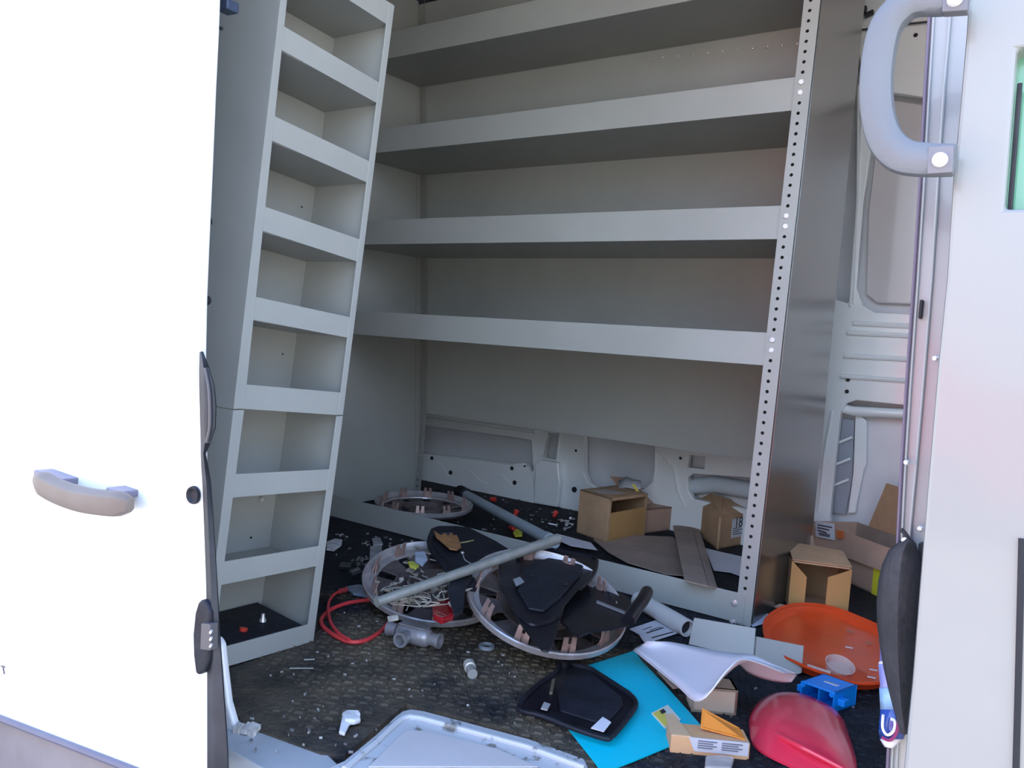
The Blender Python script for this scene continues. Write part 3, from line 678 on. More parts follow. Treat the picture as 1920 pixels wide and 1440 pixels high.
build('cable_loop', MB().tube(smooth_path([at(u, v, z=z) for u, v, z in [(742, 1122, .012), (700, 1124, .008), (655, 1130, .006), (622, 1142, .006), (604, 1158, .005), (604, 1172, .005), (622, 1188, .005), (650, 1202, .005), (680, 1202, .005), (708, 1188, .005), (728, 1168, .005), (734, 1155, .005)]], 7), .0042, 8), RED, cb, smooth=True)
build('cable_end', MB().tube(smooth_path([at(u, v, z=z) for u, v, z in [(646, 1108, .01), (630, 1112, .012), (619, 1124, .013), (615, 1142, .013), (620, 1166, .012), (636, 1188, .011), (655, 1199, .011)]], 7), .0032, 8), RED, cb, smooth=True)
build('crimp_lug', MB().tube([at(636, 1109, z=.012), at(650, 1105, z=.012)], .006, 8), mat('red_lug', (.4, .05, .06), .4), cb, smooth=True)
bpk = build('plastic_packet', MB().plate([at(u, v, z=.004) for u, v in [(647, 1104), (668, 1100), (700, 1102), (722, 1108), (718, 1120), (690, 1122), (662, 1117)]], (0, 0, .006)), mat('blue_grey_packet', (.22, .30, .42), .3, 0, .3, 40, coat=.4), None, bevel=.002)
tag(bpk, 'flat blue grey plastic packet by the red cable end', 'packet')

# conduit body
cbd = thing('conduit_fitting', 'grey cast conduit fitting with three threaded ports on the floor', 'fitting', at(778, 1196, z=0))
CAST = mat('cast_aluminium', (.36, .36, .40), .35, .4, .08, 40, bump=.1, bscale=200)
a0, a1 = at(753, 1184, z=.020), at(800, 1196, z=.020)
dr = (a1-a0).normalized(); sdv = V(-dr.y, dr.x, 0)
build('fitting_body', MB().tube([a0-dr*.010, a0-dr*.006, a0, a1, a1+dr*.006, a1+dr*.010], [.008, .015, .0185, .0185, .015, .008], 16), CAST, cbd, smooth=True)
build('fitting_cover', MB().obox((a0+a1)/2+V(0, 0, .0185), dr*.030, sdv*.012, (0, 0, .0015)), CAST, cbd, bevel=.002)
for s0, s1 in [((a0-dr*.01), (a0-dr*.03)), ((a1+dr*.008), (a1+dr*.03)), ((a0+a1)/2-sdv*.010+dr*-.006, (a0+a1)/2-sdv*.042+dr*-.006)]:
    d_ = (s1-s0).normalized()
    build('port', MB().lathe([(.012, 0), (.0125, (s1-s0).length*.7), (.0145, (s1-s0).length*.72), (.0145, (s1-s0).length), (.010, (s1-s0).length), (.010, .008)], s0, d_, 16), CAST, cbd, smooth=True)
rg = build('locknut_ring', MB().lathe([(.0125, 0), (.0155, .001), (.0155, .007), (.0125, .008), (.0105, .006), (.0105, .002)], at(912, 1216, z=.001), (0, 0, 1), 24, closed=True), mat('bluish_zinc', (.45, .52, .60), .35, .5), None, smooth=True)
tag(rg, 'small grey ring lying on the ribbed floor in front of the wheel covers', 'ring')
f0, f1 = at(886, 1264, z=.009), at(879, 1245, z=.011)
ft = thing('pipe_coupling', 'small silver cylindrical coupling lying on the open floor', 'fitting', at(883, 1256, z=0))
build('coupling_body', MB().tube([f0, f0+(f1-f0)*.62], .009, 16), mat('bright_steel', (.7, .7, .68), .25, .6), ft, smooth=True)
build('coupling_collar', MB().tube([f0+(f1-f0)*.6, f1], .0105, 16), mat('pale_steel', (.82, .80, .74), .3, .4), ft, smooth=True)

# ------------------------------------------------------------ sheets in the foreground
def flat(name, label, cat, pts, z, th, mt, bevel=0, group=None):
    o = build(name, MB().plate([at(u, v, z=(z[i] if isinstance(z, list) else z)) for i, (u, v) in enumerate(pts)], (0, 0, th)), mt, None, bevel=bevel)
    return tag(o, label, cat, group)
CY = mat('cyan_sheet', (.0, .62, .80), .4, 0, .03, 3)
flat('plastic_sheet', 'bright cyan sheet on the floor under the black tray', 'sheet', [(1102, 1250), (1190, 1222), (1202, 1240), (1245, 1285), (1290, 1335), (1322, 1372), (1262, 1398), (1190, 1428), (1128, 1452), (1118, 1435), (1066, 1369), (1092, 1330)], .003, .0025, CY)
tr = thing('tray', 'black plastic tray lid lying tilted on the cyan sheet', 'tray', at(1085, 1320, z=.006))
tro = [(973, 1325), (985, 1305), (1010, 1283), (1040, 1262), (1050, 1243), (1062, 1238), (1075, 1246), (1110, 1256), (1150, 1282), (1182, 1303), (1192, 1316), (1188, 1332), (1160, 1368), (1146, 1382), (1134, 1385), (1075, 1366), (1020, 1344), (980, 1334)]
build('tray_plate', MB().plate([at(u, v, z=.010) for u, v in tro], (0, 0, .006)), BLKPL, tr, bevel=.002)
build('tray_rim', MB().tube(smooth_path([at(u, v, z=.017) for u, v in tro], 3, True), .004, 8, closed=True), MATPL, tr, smooth=True)
build('tray_recess', MB().plate([at(u, v, z=.0165) for u, v in [(1062, 1270), (1110, 1268), (1165, 1308), (1168, 1325), (1135, 1362), (1050, 1335), (1045, 1300)]], (0, 0, .003)), MATPL, tr, bevel=.002)
build('hinge_lug', MB().lathe([(.004, 0), (.009, 0), (.009, .012), (.004, .012)], at(1058, 1250, z=.016), (0, 0, 1), 12, closed=True), BLKPL, tr, smooth=True)
build('tray_rib', MB().tube([at(1038, 1275, z=.018), at(1033, 1300, z=.018)], .003, 6), mat('worn_rib', (.14, .12, .09), .6), tr, smooth=True)
flat('white_tag', 'white square card on the lower corner of the black tray', 'card', [(1108, 1366), (1130, 1345), (1146, 1355), (1132, 1373)], .0215, .001, PAPER)
flat('metal_tab', 'small silver tab near the left end of the black tray', 'tab', [(1014, 1330), (1020, 1318), (1032, 1322), (1026, 1333)], .0215, .002, ZINC)
yt = thing('safety_sticker', 'white sticker with a yellow corner lying on the cyan sheet', 'sticker', at(1248, 1346, z=.006))
build('sticker_sheet', MB().plate([at(u, v, z=.0062) for u, v in [(1221, 1338), (1252, 1322), (1277, 1350), (1247, 1367)]], (0, 0, .0008)), mat('cream_paper', (.80, .80, .70), .6), yt)
build('yellow_patch', MB().plate([at(u, v, z=.0071) for u, v in [(1224, 1338), (1240, 1330), (1262, 1352), (1247, 1362)]], (0, 0, .0005)), mat('sticker_yellow', (.78, .66, .12), .6), yt)
build('printed_mark', MB().plate([at(u, v, z=.0077) for u, v in [(1237, 1333), (1244, 1329), (1249, 1335), (1241, 1339)]], (0, 0, .0004)), INK, yt)

# crumpled white paper
ppn = thing('paper_stack', 'curled white paper sheets in front of the grey metal plates', 'paper', at(1320, 1270, z=0))
Tp = [(1213, 1203, .03), (1255, 1204, .035), (1320, 1216, .05), (1375, 1225, .075), (1412, 1229, .085), (1455, 1248, .07), (1494, 1264, .05)]
Bp = [(1190, 1217, .015), (1222, 1243, .018), (1270, 1282, .03), (1314, 1313, .045), (1362, 1258, .09), (1395, 1236, .10), (1470, 1262, .066)]
def sheetgrid(Tp, Bp, nr=7, sag=0.):
    def res(L): return smooth_path([V(*p) for p in L], 5)
    A, B = res(Tp), res(Bp); rows_ = []
    for i in range(nr+1):
        t = i/nr; rw = []
        for a, b in zip(A, B):
            p = a*(1-t)+b*t+V(0, 0, .022); rw.append(at(p.x, p.y, z=p.z-sag*math.sin(math.pi*t)))
        rows_.append(rw)
    return rows_
build('top_sheet', MB().grid(sheetgrid(Tp, Bp, 7, .006)), PAPER, ppn, smooth=True, solid=.002)
Bq = [(u-3, v+2, z-.004) for u, v, z in Bp]; Tq = [(u, v+1, z-.004) for u, v, z in Tp]
build('under_sheet', MB().grid(sheetgrid(Tq[:5], Bq[:5], 5, .004)), mat('off_white_paper', (.68, .68, .74), .7), ppn, smooth=True, solid=.001)
Tc = [(1392, 1238, .088), (1415, 1238, .082), (1445, 1246, .07), (1475, 1258, .058), (1494, 1266, .045)]
Bc = [(1386, 1246, .060), (1404, 1262, .045), (1436, 1274, .035), (1464, 1279, .032), (1484, 1279, .034)]
build('curled_sheet', MB().grid(sheetgrid(Tc, Bc, 5, .0)), mat('red_lit_paper', (.60, .54, .60), .7), ppn, smooth=True, solid=.001)  # pink-lilac colour paints in red light on the curl's underside
lb2 = thing('label_sheet', 'white instruction sheet lying beside the short white pipe', 'paper', at(1225, 1185, z=.004))
build('sheet', MB().plate([at(u, v, z=.004) for u, v in [(1180, 1180), (1240, 1160), (1273, 1187), (1222, 1203), (1207, 1204), (1198, 1190)]], (0, 0, .001)), PAPER, lb2)
for k, (a, b) in enumerate([((1212, 1187), (1244, 1177)), ((1218, 1182), (1240, 1175)), ((1222, 1196), (1262, 1185)), ((1205, 1181), (1222, 1175))]):
    A, B = at(*a, z=.0052), at(*b, z=.0052)
    d_ = (B-A).normalized(); s_ = V(-d_.y, d_.x, 0)*(.0022 if k in (0, 2) else .001)
    build('printed_line', MB().plate([A-s_, B-s_, B+s_, A+s_], (0, 0, .0003)), INK, lb2)

# leaning grey metal plates
nl = V(0, 1, -.55).normalized()
bA = at(1292, 1210, z=.002)
LP_ = nl.dot(bA)
mp = build('metal_plate', MB().plate(pp([(1301, 1158), (1417, 1178), (1412, 1236), (1291, 1208)], nl, LP_), (0, .002, 0)), RACK, None, bevel=.001)
tag(mp, 'grey enamelled metal plate leaning beside the corner of the kick plate', 'metal plate')
mp2 = build('metal_plate', MB().plate(pp([(1416, 1193), (1507, 1211), (1503, 1262), (1485, 1268), (1411, 1240)], nl, LP_+.008), (0, .002, 0)), RACKD, None, bevel=.001)
tag(mp2, 'grey metal plate between the curled paper and the orange dish', 'metal plate')

# ------------------------------------------------------------ cartons
def zat(P_, u, v): return at(u, v, y=P_.y).z
def slab(a, b, c, d, th):
    n = (b-a).cross(d-a).normalized(); return MB().plate([a, b, c, d], n*th)
def carton(label, F, L, Rr, h, mt, mti, openf=(), cat='box', group=None, z0=0, lean=V(0, 0, 0), name='cardboard_box', th=.004):
    F, L, Rr = [Vector((p.x, p.y, z0)) for p in (F, L, Rr)]; Bk = L+Rr-F; up = V(0, 0, h)+lean
    ctr = (L+Rr)/2
    t = thing(name, label, cat, (ctr.x, ctr.y, z0), group)
    cen_ = ctr+up/2
    def side(nm, a, b, c, d, mm=mt):
        n = (b-a).cross(d-a).normalized()
        if (cen_-a).dot(n) < 0: n = -n
        build(nm, MB().plate([a, b, c, d], n*th), mm, t)
    if 'bottom' not in openf: side('bottom_panel', F, Rr, Bk, L)
    if 'left' not in openf: side('side_panel', F, L, L+up, F+up)
    if 'front' not in openf: side('side_panel', F, Rr, Rr+up, F+up)
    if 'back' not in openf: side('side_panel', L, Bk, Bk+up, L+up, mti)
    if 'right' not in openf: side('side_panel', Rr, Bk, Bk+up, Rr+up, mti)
    if 'top' not in openf: side('top_panel', F+up, Rr+up, Bk+up, L+up)
    return t, F, L, Rr, Bk, up
def panel(name, t, pts, mt, th=.003, bevel=0):
    pts = [Vector(p) for p in pts]; n = (pts[1]-pts[0]).cross(pts[-1]-pts[0]).normalized()
    return build(name, MB().plate(pts, n*th), mt, t, bevel=bevel)
# box one: open face half closed by a flap
F, L, Rr = at(1135, 1018, z=0), at(1081, 998, z=0), at(1206, 1004, z=0)
h1 = zat(F, 1137, 933)
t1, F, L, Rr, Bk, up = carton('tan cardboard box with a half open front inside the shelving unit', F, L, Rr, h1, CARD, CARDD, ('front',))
e1 = (Rr-F)
panel('front_flap', t1, [F+e1*.05+V(0, 0, .003), F+e1*.97+V(0, 0, .003), F+e1*.97+up*.68, F+e1*.05+up*.66], mat('orange_cardboard', (.55, .32, .12), .8, 0, .06), .004)
panel('edge_strip', t1, [F, F+e1*.05, F+e1*.05+up, F+up], CARD, .004)
panel('edge_strip', t1, [F+e1*.97, Rr, Rr+up, F+e1*.97+up], CARD, .004)
panel('edge_strip', t1, [F+up*.93, Rr+up*.93, Rr+up, F+up], CARD, .004)
e2 = (L-F)
panel('shipping_label', t1, [F+up+e1*.25+e2*.25+V(0, 0, .0005), F+up+e1*.6+e2*.2+V(0, 0, .0005), F+up+e1*.45+e2*.75+V(0, 0, .0005), F+up+e1*.12+e2*.75+V(0, 0, .0005)], mat('grey_label', (.55, .48, .46), .6), .001)
bb = build('plastic_bag', MB().grid([[at(1160+i*14, 917-j*8-(3 if i == 1 else 0), y=Bk.y-.05+.02*j)+V(0, 0, .004*((i*j) % 3)) for i in range(4)] for j in range(3)]), mat('clear_bag', (.6, .62, .65), .15, 0, .1, 30, alpha=.75, coat=.5), None, smooth=True, solid=.001)
tag(bb, 'clear plastic bag with yellow print draped on the two boxes', 'bag')
build('yellow_print', MB().plate([at(u, v, y=Bk.y-.052) for u, v in [(1184, 926), (1202, 928), (1190, 908), (1184, 908), (1193, 921)]], (0, .001, 0)), mat('sticker_yellow', (.78, .66, .12), .6), bb)
# box two behind
F, L, Rr = at(1206, 1003, z=0), at(1185, 990, z=0), at(1263, 994, z=0)
F2 = at(1200, 1001, z=0); Rr2 = at(1263, 993, z=0)
dv = (Rr2-F2); pr_ = V(-dv.y, dv.x, 0).normalized()*.16
h2 = zat(Rr2, 1263, 949)
t2, *_ = carton('pinkish cardboard box standing behind and right of the half open box', F2, F2+pr_, Rr2, h2, CARDP, CARDP)
panel('raised_flap', t2, [F2+pr_*.2+V(0, 0, h2), Rr2+pr_*.5+V(0, 0, h2), Rr2+pr_*1.0-dv*.45+V(0, 0, h2+.075), F2+pr_*1.0+V(0, 0, h2+.085)], CARDP, .003)
# box with number
F, L, Rr = at(1345, 1030, z=0), at(1300, 996, z=0), at(1404, 1018, z=0)
h3 = zat(F, 1340, 968)
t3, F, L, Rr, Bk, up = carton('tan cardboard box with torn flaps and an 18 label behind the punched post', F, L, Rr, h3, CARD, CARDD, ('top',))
e1, e2 = (Rr-F), (L-F)
panel('flap', t3, [F+up, L+up, L+up+V(.0, .0, .03)+e1*.25, F+up+e1*.35+e2*.4+V(0, 0, .045)], CARD, .003)
panel('flap', t3, [L+up, Bk+up, Bk+up+V(0, -.02, .04), L+up+e1*.3+V(0, 0, .055)], CARDG, .003)
panel('flap', t3, [F+up, F+up+e1*.1+e2*.5+V(0, 0, .05), F+up+e1*.9+e2*.4+V(0, 0, .02), Rr+up], CARD, .003)
nf = e1.cross(V(0, 0, 1)).normalized()
if nf.y > 0: nf = -nf
lbp = panel('number_label', t3, [F+e1*.38+up*.28+nf*.001, Rr+up*.28+nf*.001, Rr+up*.88+nf*.001, F+e1*.38+up*.88+nf*.001], mat('label_paper', (.78, .78, .80), .6), .0008)
text('18', 'number', INK, lbp, F+e1*.58+up*.74+nf*.0025, e1, V(0, 0, 1), .05)
for k in range(4):
    c = F+e1*.42+up*(.56-.06*k)+nf*.002
    build('printed_line', MB().plate([c, c+e1*(.22+.1*(k % 2)), c+e1*(.22+.1*(k % 2))+up*.02, c+up*.02], nf*.0005), INK, lbp)
flat('cardboard_sheet', 'flat greyed cardboard sheet under the half open box in the shelving unit', 'cardboard', [(1112, 1012), (1136, 1018), (1190, 1005), (1262, 1008), (1290, 1040), (1296, 1082), (1250, 1078), (1176, 1056), (1140, 1036)], [.006]*9, .003, CARDG)
cs = thing('cardboard_sheet', 'long narrow folded cardboard strip leaning over the kick plate', 'cardboard', at(1300, 1040, z=.01))
zz = lambda u, v, z: at(u, v, z=z)
build('fold_panel', MB().plate([zz(1262, 987, .02), zz(1296, 986, .02), zz(1328, 1101, .075), zz(1283, 1090, .075)], (0, 0, .003)), CARDG, cs)
build('fold_panel', MB().plate([zz(1297, 986, .02), zz(1310, 988, .016), zz(1345, 1105, .066), zz(1329, 1101, .075)], (0, 0, .003)), CARDG, cs)
flat('paper_sheet', 'bluish white paper sheet under the number 18 box', 'paper', [(1322, 1028), (1355, 1036), (1395, 1045), (1392, 1082), (1370, 1074), (1338, 1070)], .004, .001, PAPER)
flat('paper_form', 'printed white form lying near the middle of the shelving unit floor', 'paper', [(1048, 1002), (1108, 1018), (1120, 1032), (1070, 1024), (1044, 1012)], .012, .001, PAPER)
flat('paper_scrap', 'blue white paper scrap beside the foot of the end panel', 'paper', [(1405, 1168), (1422, 1160), (1441, 1148), (1438, 1168), (1412, 1176)], .004, .001, mat('bluish_paper', (.55, .66, .85), .5))

# big open carton on the right with raised back flap
F, L, Rr = at(1525, 1075, z=0), at(1500, 1048, z=0), at(1690, 1135, z=0)
F = at(1520, 1060, z=0)
Rr = at(1695, 1140, z=0); dv = Rr-F; pr_ = V(-dv.y, dv.x, 0).normalized()*.15
hb = zat(F, 1519, 975)
tb, F, L, Rr, Bk, up = carton('large open cardboard box with a yellow sticker at the far right wall', F, F+pr_, Rr, hb, CARDP, CARDG, ('top',))
nf = dv.cross(V(0, 0, 1)).normalized()
if nf.y > 0: nf = -nf
panel('raised_flap', tb, [L+up+dv*.14, Bk+up, Bk+up+V(0, .01, .13), L+up+dv*.28+V(0, .01, .14)], CARD, .003)
panel('front_flap', tb, [F+up+nf*.004, F+dv+up+nf*.004, F+dv+up*.55+nf*.014, F+up*.50+nf*.014], CARDP, .003)
def onl(u, v, o=.016): return atp(u, v, nf, nf.dot(F)+o)
wl_ = panel('shipping_label', tb, [onl(1530, 1006), onl(1565, 1013), onl(1564, 982), onl(1529, 976)], PAPER, .001)
for k in range(3):
    build('printed_line', MB().plate([onl(1533, 983+k*5, .0185), onl(1560-k*5, 988+k*5, .0185), onl(1560-k*5, 990+k*5, .0185), onl(1533, 985+k*5, .0185)], nf*.0004), INK, wl_)
for k in range(8):
    build('barcode_bar', MB().plate([onl(1536+k*2.6, 1004+k*.5, .0185), onl(1537.4+k*2.6, 1004+k*.5, .0185), onl(1537.4+k*2.6, 998+k*.5, .0185), onl(1536+k*2.6, 998+k*.5, .0185)], nf*.0004), INK, wl_)
panel('orange_sticker', tb, [onl(1569, 1008), onl(1582, 1010), onl(1582, 996), onl(1569, 994)], mat('sticker_orange', (.85, .22, .06), .5), .001)
tq = .82
ys_ = F+dv*.78
def onf(u, v): return atp(u, v, nf, nf.dot(F)+.002)
ylw = panel('yellow_sticker', tb, [onf(1634, 1116), onf(1652, 1119), onf(1660, 1050), onf(1640, 1048)], mat('bright_yellow', (.85, .80, .05), .5), .001)
for k in range(5):
    a = onf(1643+k*2.4, 1108); b = onf(1646+k*2.4, 1062+(k % 2)*8)
    build('printed_line', MB().tube([a, b], .0008, 4), mat('olive_ink', (.35, .32, .02), .6), ylw)
# small open carton facing the door
F3, R3 = at(1477, 1141, z=0), at(1588, 1157, z=0)
dv = R3-F3; pr_ = V(-dv.y, dv.x, 0).normalized()*.15
h4 = zat(F3, 1477, 1049)
ts, F, L, Rr, Bk, up = carton('small tan cardboard box on its side, its opening with two flaps facing us', F3, F3+pr_, R3, h4, CARD, CARDD, ('front',))
e1 = dv
panel('flap', ts, [F, F+e1*.29-V(0, .010, 0), F+e1*.29+up*.72-V(0, .010, 0), F+up], mat('orange_cardboard', (.55, .32, .12), .8), .003)
panel('flap', ts, [Rr-e1*.36-V(0, .014, 0), Rr, Rr+up*.97, Rr-e1*.36+up*.78-V(0, .014, 0)], mat('orange_cardboard', (.55, .32, .12), .8), .003)
panel('top_flap', ts, [F+up*1.01, Rr+up*1.01, Rr+up*1.0+pr_*.9+V(0, 0, .01), F+up*1.01+pr_*.9+V(0, 0, .015)], CARD, .003)
panel('lower_flap', ts, [at(1450, 1137, z=.010), at(1462, 1132, z=.014), at(1588, 1158, z=.006), at(1585, 1160, z=.002), at(1520, 1150, z=.002)], CARDP, .003)
tag(build('cardboard_sheet', MB().plate([at(u, v, y=2.27) for u, v in [(1500, 1022), (1510, 1006), (1524, 1004), (1530, 1040), (1520, 1075), (1490, 1080)]], (0, .004, 0)), CARDP), 'crumpled cardboard piece between the end panel and the large open box', 'cardboard')

# ------------------------------------------------------------ red and orange plastics
def outline_rings(pts, z0, profile):
    P_ = smooth_path([at(u, v, z=z0) for u, v in pts], 4, True)
    c = sum(P_, V(0, 0, 0))/len(P_)
    return [[c+(p-c)*s_+V(0, 0, h_) for p in P_] for s_, h_ in profile], c
def ringmesh(rings, cap=True):
    M_ = MB(); n = len(rings[0]); vs_ = [p for r_ in rings for p in r_]; fs_ = []
    for i in range(len(rings)-1):
        for k in range(n):
            l = (k+1) % n; fs_.append((i*n+k, i*n+l, (i+1)*n+l, (i+1)*n+k))
    if cap: fs_.append(tuple((len(rings)-1)*n+k for k in range(n)))
    return M_.add(vs_, fs_)
OR = mat('orange_red_plastic', (.90, .09, .02), .35, 0, .06, 8, coat=.2)
ol_ = [(1428, 1192), (1440, 1170), (1470, 1153), (1510, 1148), (1560, 1155), (1610, 1174), (1660, 1198), (1700, 1230), (1705, 1275), (1660, 1300), (1600, 1302), (1545, 1285), (1490, 1262), (1440, 1232)]
rings, c = outline_rings(ol_, .004, [(.90, 0), (.985, .022), (1.0, .024), (1.0, .019), (.95, .020), (.93, .016), (.87, .006), (.4, .004)])
ot = thing('plastic_dish', 'orange red plastic dish with raised rim at lower right', 'dish', (c.x, c.y, .004))
build('dish_shell', ringmesh(rings), OR, ot, smooth=True)
rb_ = [(1404, 1362), (1408, 1340), (1424, 1318), (1455, 1306), (1500, 1309), (1540, 1324), (1575, 1345), (1592, 1385), (1606, 1440), (1590, 1475), (1520, 1455), (1450, 1425), (1412, 1398)]
rings, c = outline_rings(rb_, .002, [(1.0, 0), (1.0, .004), (.96, .008), (.88, .015), (.72, .024), (.5, .030), (.25, .032)])
RD = mat('glossy_red_plastic', (.80, .04, .09), .22, 0, .06, 8, coat=.5)
rt_ = thing('plastic_scoop', 'glossy red plastic bowl upside down at the lower right corner', 'bowl', (c.x, c.y, .0))
build('scoop_shell', ringmesh(rings), RD, rt_, smooth=True)
build('scoop_ridge', MB().tube(smooth_path([at(1432, 1366, z=.018), at(1480, 1390, z=.027), at(1530, 1415, z=.027), at(1585, 1444, z=.018)], 5), .004, 8), RD, rt_, smooth=True)
# clear cup and stick on the lid
CLR = mat('clear_plastic', (.75, .70, .68), .12, 0, .05, 10, alpha=.45, coat=.6)
cp = thing('clear_cup', 'clear plastic cup lid lying on the orange dish', 'cup', at(1572, 1255, z=.014))
build('cup_wall', MB().lathe([(.024, 0), (.026, .012), (.028, .014), (.026, .014), (.022, .001)], at(1572, 1256, z=.012), (.25, -.3, 1), 24, closed=True), CLR, cp, smooth=True)
build('cup_base', MB().lathe([(0, 0), (.023, 0), (.023, .001), (0, .001)], at(1572, 1256, z=.013), (.25, -.3, 1), 24), CLR, cp)
stk = build('plastic_stick', MB().tube([at(1514, 1248, z=.016), at(1558, 1262, z=.016)], .0035, 8), mat('cloudy_plastic', (.62, .45, .40), .4), None, smooth=True)
tag(stk, 'cloudy plastic stick lying on the orange dish above the blue box', 'stick')
for (u, v), dz in [((1592, 1214), 'white scrap just above the clear cup on the orange dish'), ((1638, 1256), 'upper of two white scraps at the right of the orange dish'), ((1634, 1270), 'lower of two white scraps at the right of the orange dish'), ((1595, 1184), 'dull speck near the top rim of the orange dish'), ((1630, 1206), 'dull speck near the upper right rim of the orange dish')]:
    q = at(u, v, z=.013); o = build('paper_scrap', MB().obox(q, (.007, .002, 0), (-.0006, .002, 0), (0, 0, .0006)), PAPER if v > 1210 else mat('grey_dirt', (.35, .22, .15), .9), None)
    tag(o, dz, 'scrap', 'scraps on the orange dish')

# blue electrical box
BL_ = mat('blue_box_plastic', (.0, .26, .85), .4, 0, .05, 10)
F, L, Rr = at(1562, 1338, z=0), at(1498, 1314, z=0), at(1604, 1322, z=0)
hbx = zat(F, 1562, 1298)
be = thing('electrical_box', 'blue plastic electrical box with open left side before the orange dish', 'electrical box', (F+L)/2)
Bk = L+Rr-F; up = V(0, 0, hbx)
e1, e2 = Rr-F, L-F
th = .003
ce = (L+Rr)/2+up/2
def bslab(nm, a, b, c_, d_, parent=be, mt=BL_):
    n = (b-a).cross(d_-a).normalized()
    if (ce-a).dot(n) < 0: n = -n
    return build(nm, MB().plate([a, b, c_, d_], n*th), mt, parent, bevel=.0006)
bslab('box_side', F, Rr, Bk, L); bslab('box_side', F+up, Rr+up, Bk+up, L+up); bslab('box_side', F, Rr, Rr+up, F+up); bslab('box_side', L, Bk, Bk+up, L+up); bslab('box_back', Rr, Bk, Bk+up, Rr+up)
build('divider', MB().plate([(F+L)/2+e1*.1, (F+L)/2+e1*.9, (F+L)/2+e1*.9+up*.95, (F+L)/2+e1*.1+up*.95], e2.normalized()*.002), BL_, be)
for p_, s_ in ((F+e2*.08, -1), (F+e2*.92, -1)):
    for hh_ in (.12, .86):
        build('screw_post', MB().tube([p_+up*hh_-e1.normalized()*.002, p_+up*hh_+e1*.6], .0045, 8), BL_, be, smooth=True)
for p_ in (F-e2*.0, L):
    build('mount_tab', MB().obox(p_+up*.5+e1*.25+(e2.normalized()*.006 if p_ is L else -e2.normalized()*.006), e1.normalized()*.008, e2.normalized()*.006, up*.16), BL_, be, bevel=.001)
lbq = (F+L+Rr+Bk)/4+up+V(0, 0, .0003)
lbx = build('white_label', MB().obox(lbq+e2.normalized()*-.004, e1.normalized()*.004, e2.normalized()*.012, V(0, 0, .0005)), PAPER, be, bevel=.0004)
for k in range(5):
    build('printed_line', MB().obox(lbq+e2.normalized()*(-.013+k*.0045)+V(0, 0, .0007), e1.normalized()*.002, e2.normalized()*.0008, V(0, 0, .0002)), INK, lbx)

# cream carton under the paper, and the printed carton at the bottom
F4, R4 = at(1296, 1334, z=.0), at(1380, 1342, z=.0)
dv = R4-F4; pr_ = V(-dv.y, dv.x, 0).normalized()*.05; h5 = .043
CRM = mat('cream_cardboard', (.58, .51, .40), .7, 0, .04, 8)
carton('cream cardboard box standing under the curled white paper', F4, F4+pr_, R4, h5, CRM, mat('red_brown_card', (.35, .12, .10), .8))
flat('cardboard_scrap', 'torn brown cardboard scrap between the cyan sheet and the white paper', 'cardboard', [(1232, 1260), (1250, 1262), (1278, 1290), (1262, 1292)], .008, .002, CARDP)
F5, R5, L5 = at(1300, 1419, z=0), at(1404, 1426, z=0), at(1256, 1411, z=0)
pc_ = thing('printed_carton', 'low orange and white printed carton at the bottom edge', 'box', at(1330, 1415, z=0))
h6 = .026; upz = V(0, 0, h6)
dvx = (R5-L5); prz = V(-dvx.y, dvx.x, 0).normalized()*.045
PK = mat('printed_grey_white', (.60, .62, .68), .5, 0, .05)
build('carton_body', MB().plate([L5, R5, R5+prz, L5+prz], upz), mat('orange_tan_card', (.70, .42, .22), .6, 0, .06), pc_, bevel=.001)
build('white_wrap', MB().plate([L5+dvx*.30+upz*.25-prz*.03, R5-dvx*.02+upz*.25-prz*.03, R5-dvx*.02+upz*1.03-prz*.03, L5+dvx*.22+upz*1.03-prz*.03], prz.normalized()*.002), PK, pc_)
for k in range(4):
    for (a, b) in ((.34, .58), (.64, .9)):
        q = L5+dvx*a+upz*(.86-.13*k)-prz*.06; r_ = L5+dvx*(b-(.05*(k % 2)))+upz*(.86-.13*k)-prz*.06
        build('printed_line', MB().plate([q, r_, r_+upz*.06, q+upz*.06], prz.normalized()*.0006), mat('blue_grey_ink', (.16, .18, .25), .6), pc_)
build('raised_flap', MB().plate([R5+upz+prz*.2-dvx*.05, R5+upz+prz-dvx*.05, L5+dvx*.45+upz*1.9+prz*1.1, L5+dvx*.40+upz*1.2+prz*.5], (0, 0, .002)), mat('bright_orange_card', (.85, .30, .04), .5), pc_)
build('raised_flap', MB().plate([L5+upz, L5+dvx*.25+upz, L5+dvx*.12+upz+prz*1.6, L5+upz+prz*1.5], (0, 0, .002)), mat('tan_flap_card', (.72, .50, .30), .6), pc_)
flat('clear_blister', 'clear plastic blister shell at the bottom edge before the printed carton', 'packaging', [(1322, 1428), (1350, 1426), (1376, 1430), (1370, 1452), (1320, 1450)], .002, .01, CLR, bevel=.003)

# ------------------------------------------------------------ grey flap and snack bag by the pillar
FAB = mat('charcoal_fabric', (.04, .04, .046), .75, 0, .25, 14, bump=.3, bscale=120)
rw = []
LFT = [(1704, 1014), (1690, 1020), (1672, 1034), (1660, 1058), (1652, 1090), (1649, 1130), (1650, 1170), (1655, 1210), (1662, 1250), (1671, 1290), (1680, 1325), (1688, 1350), (1694, 1375)]
RGT = [(1706, 1014), (1711, 1022), (1716, 1035), (1720, 1058), (1721, 1090), (1720, 1130), (1717, 1170), (1713, 1210), (1709, 1250), (1705, 1290), (1701, 1325), (1699, 1350), (1697, 1375)]
for (a, b) in zip(LFT, RGT):
    r_ = []
    for k in range(7):
        t = k/6; u = a[0]*(1-t)+b[0]*t; r_.append(at(u, a[1], y=.845-.018*math.sin(math.pi*t)))
    rw.append(r_)
fb = thing('seat_flap', 'charcoal grey fabric flap bulging out from behind the door pillar', 'fabric flap', at(1690, 1370, y=.845))
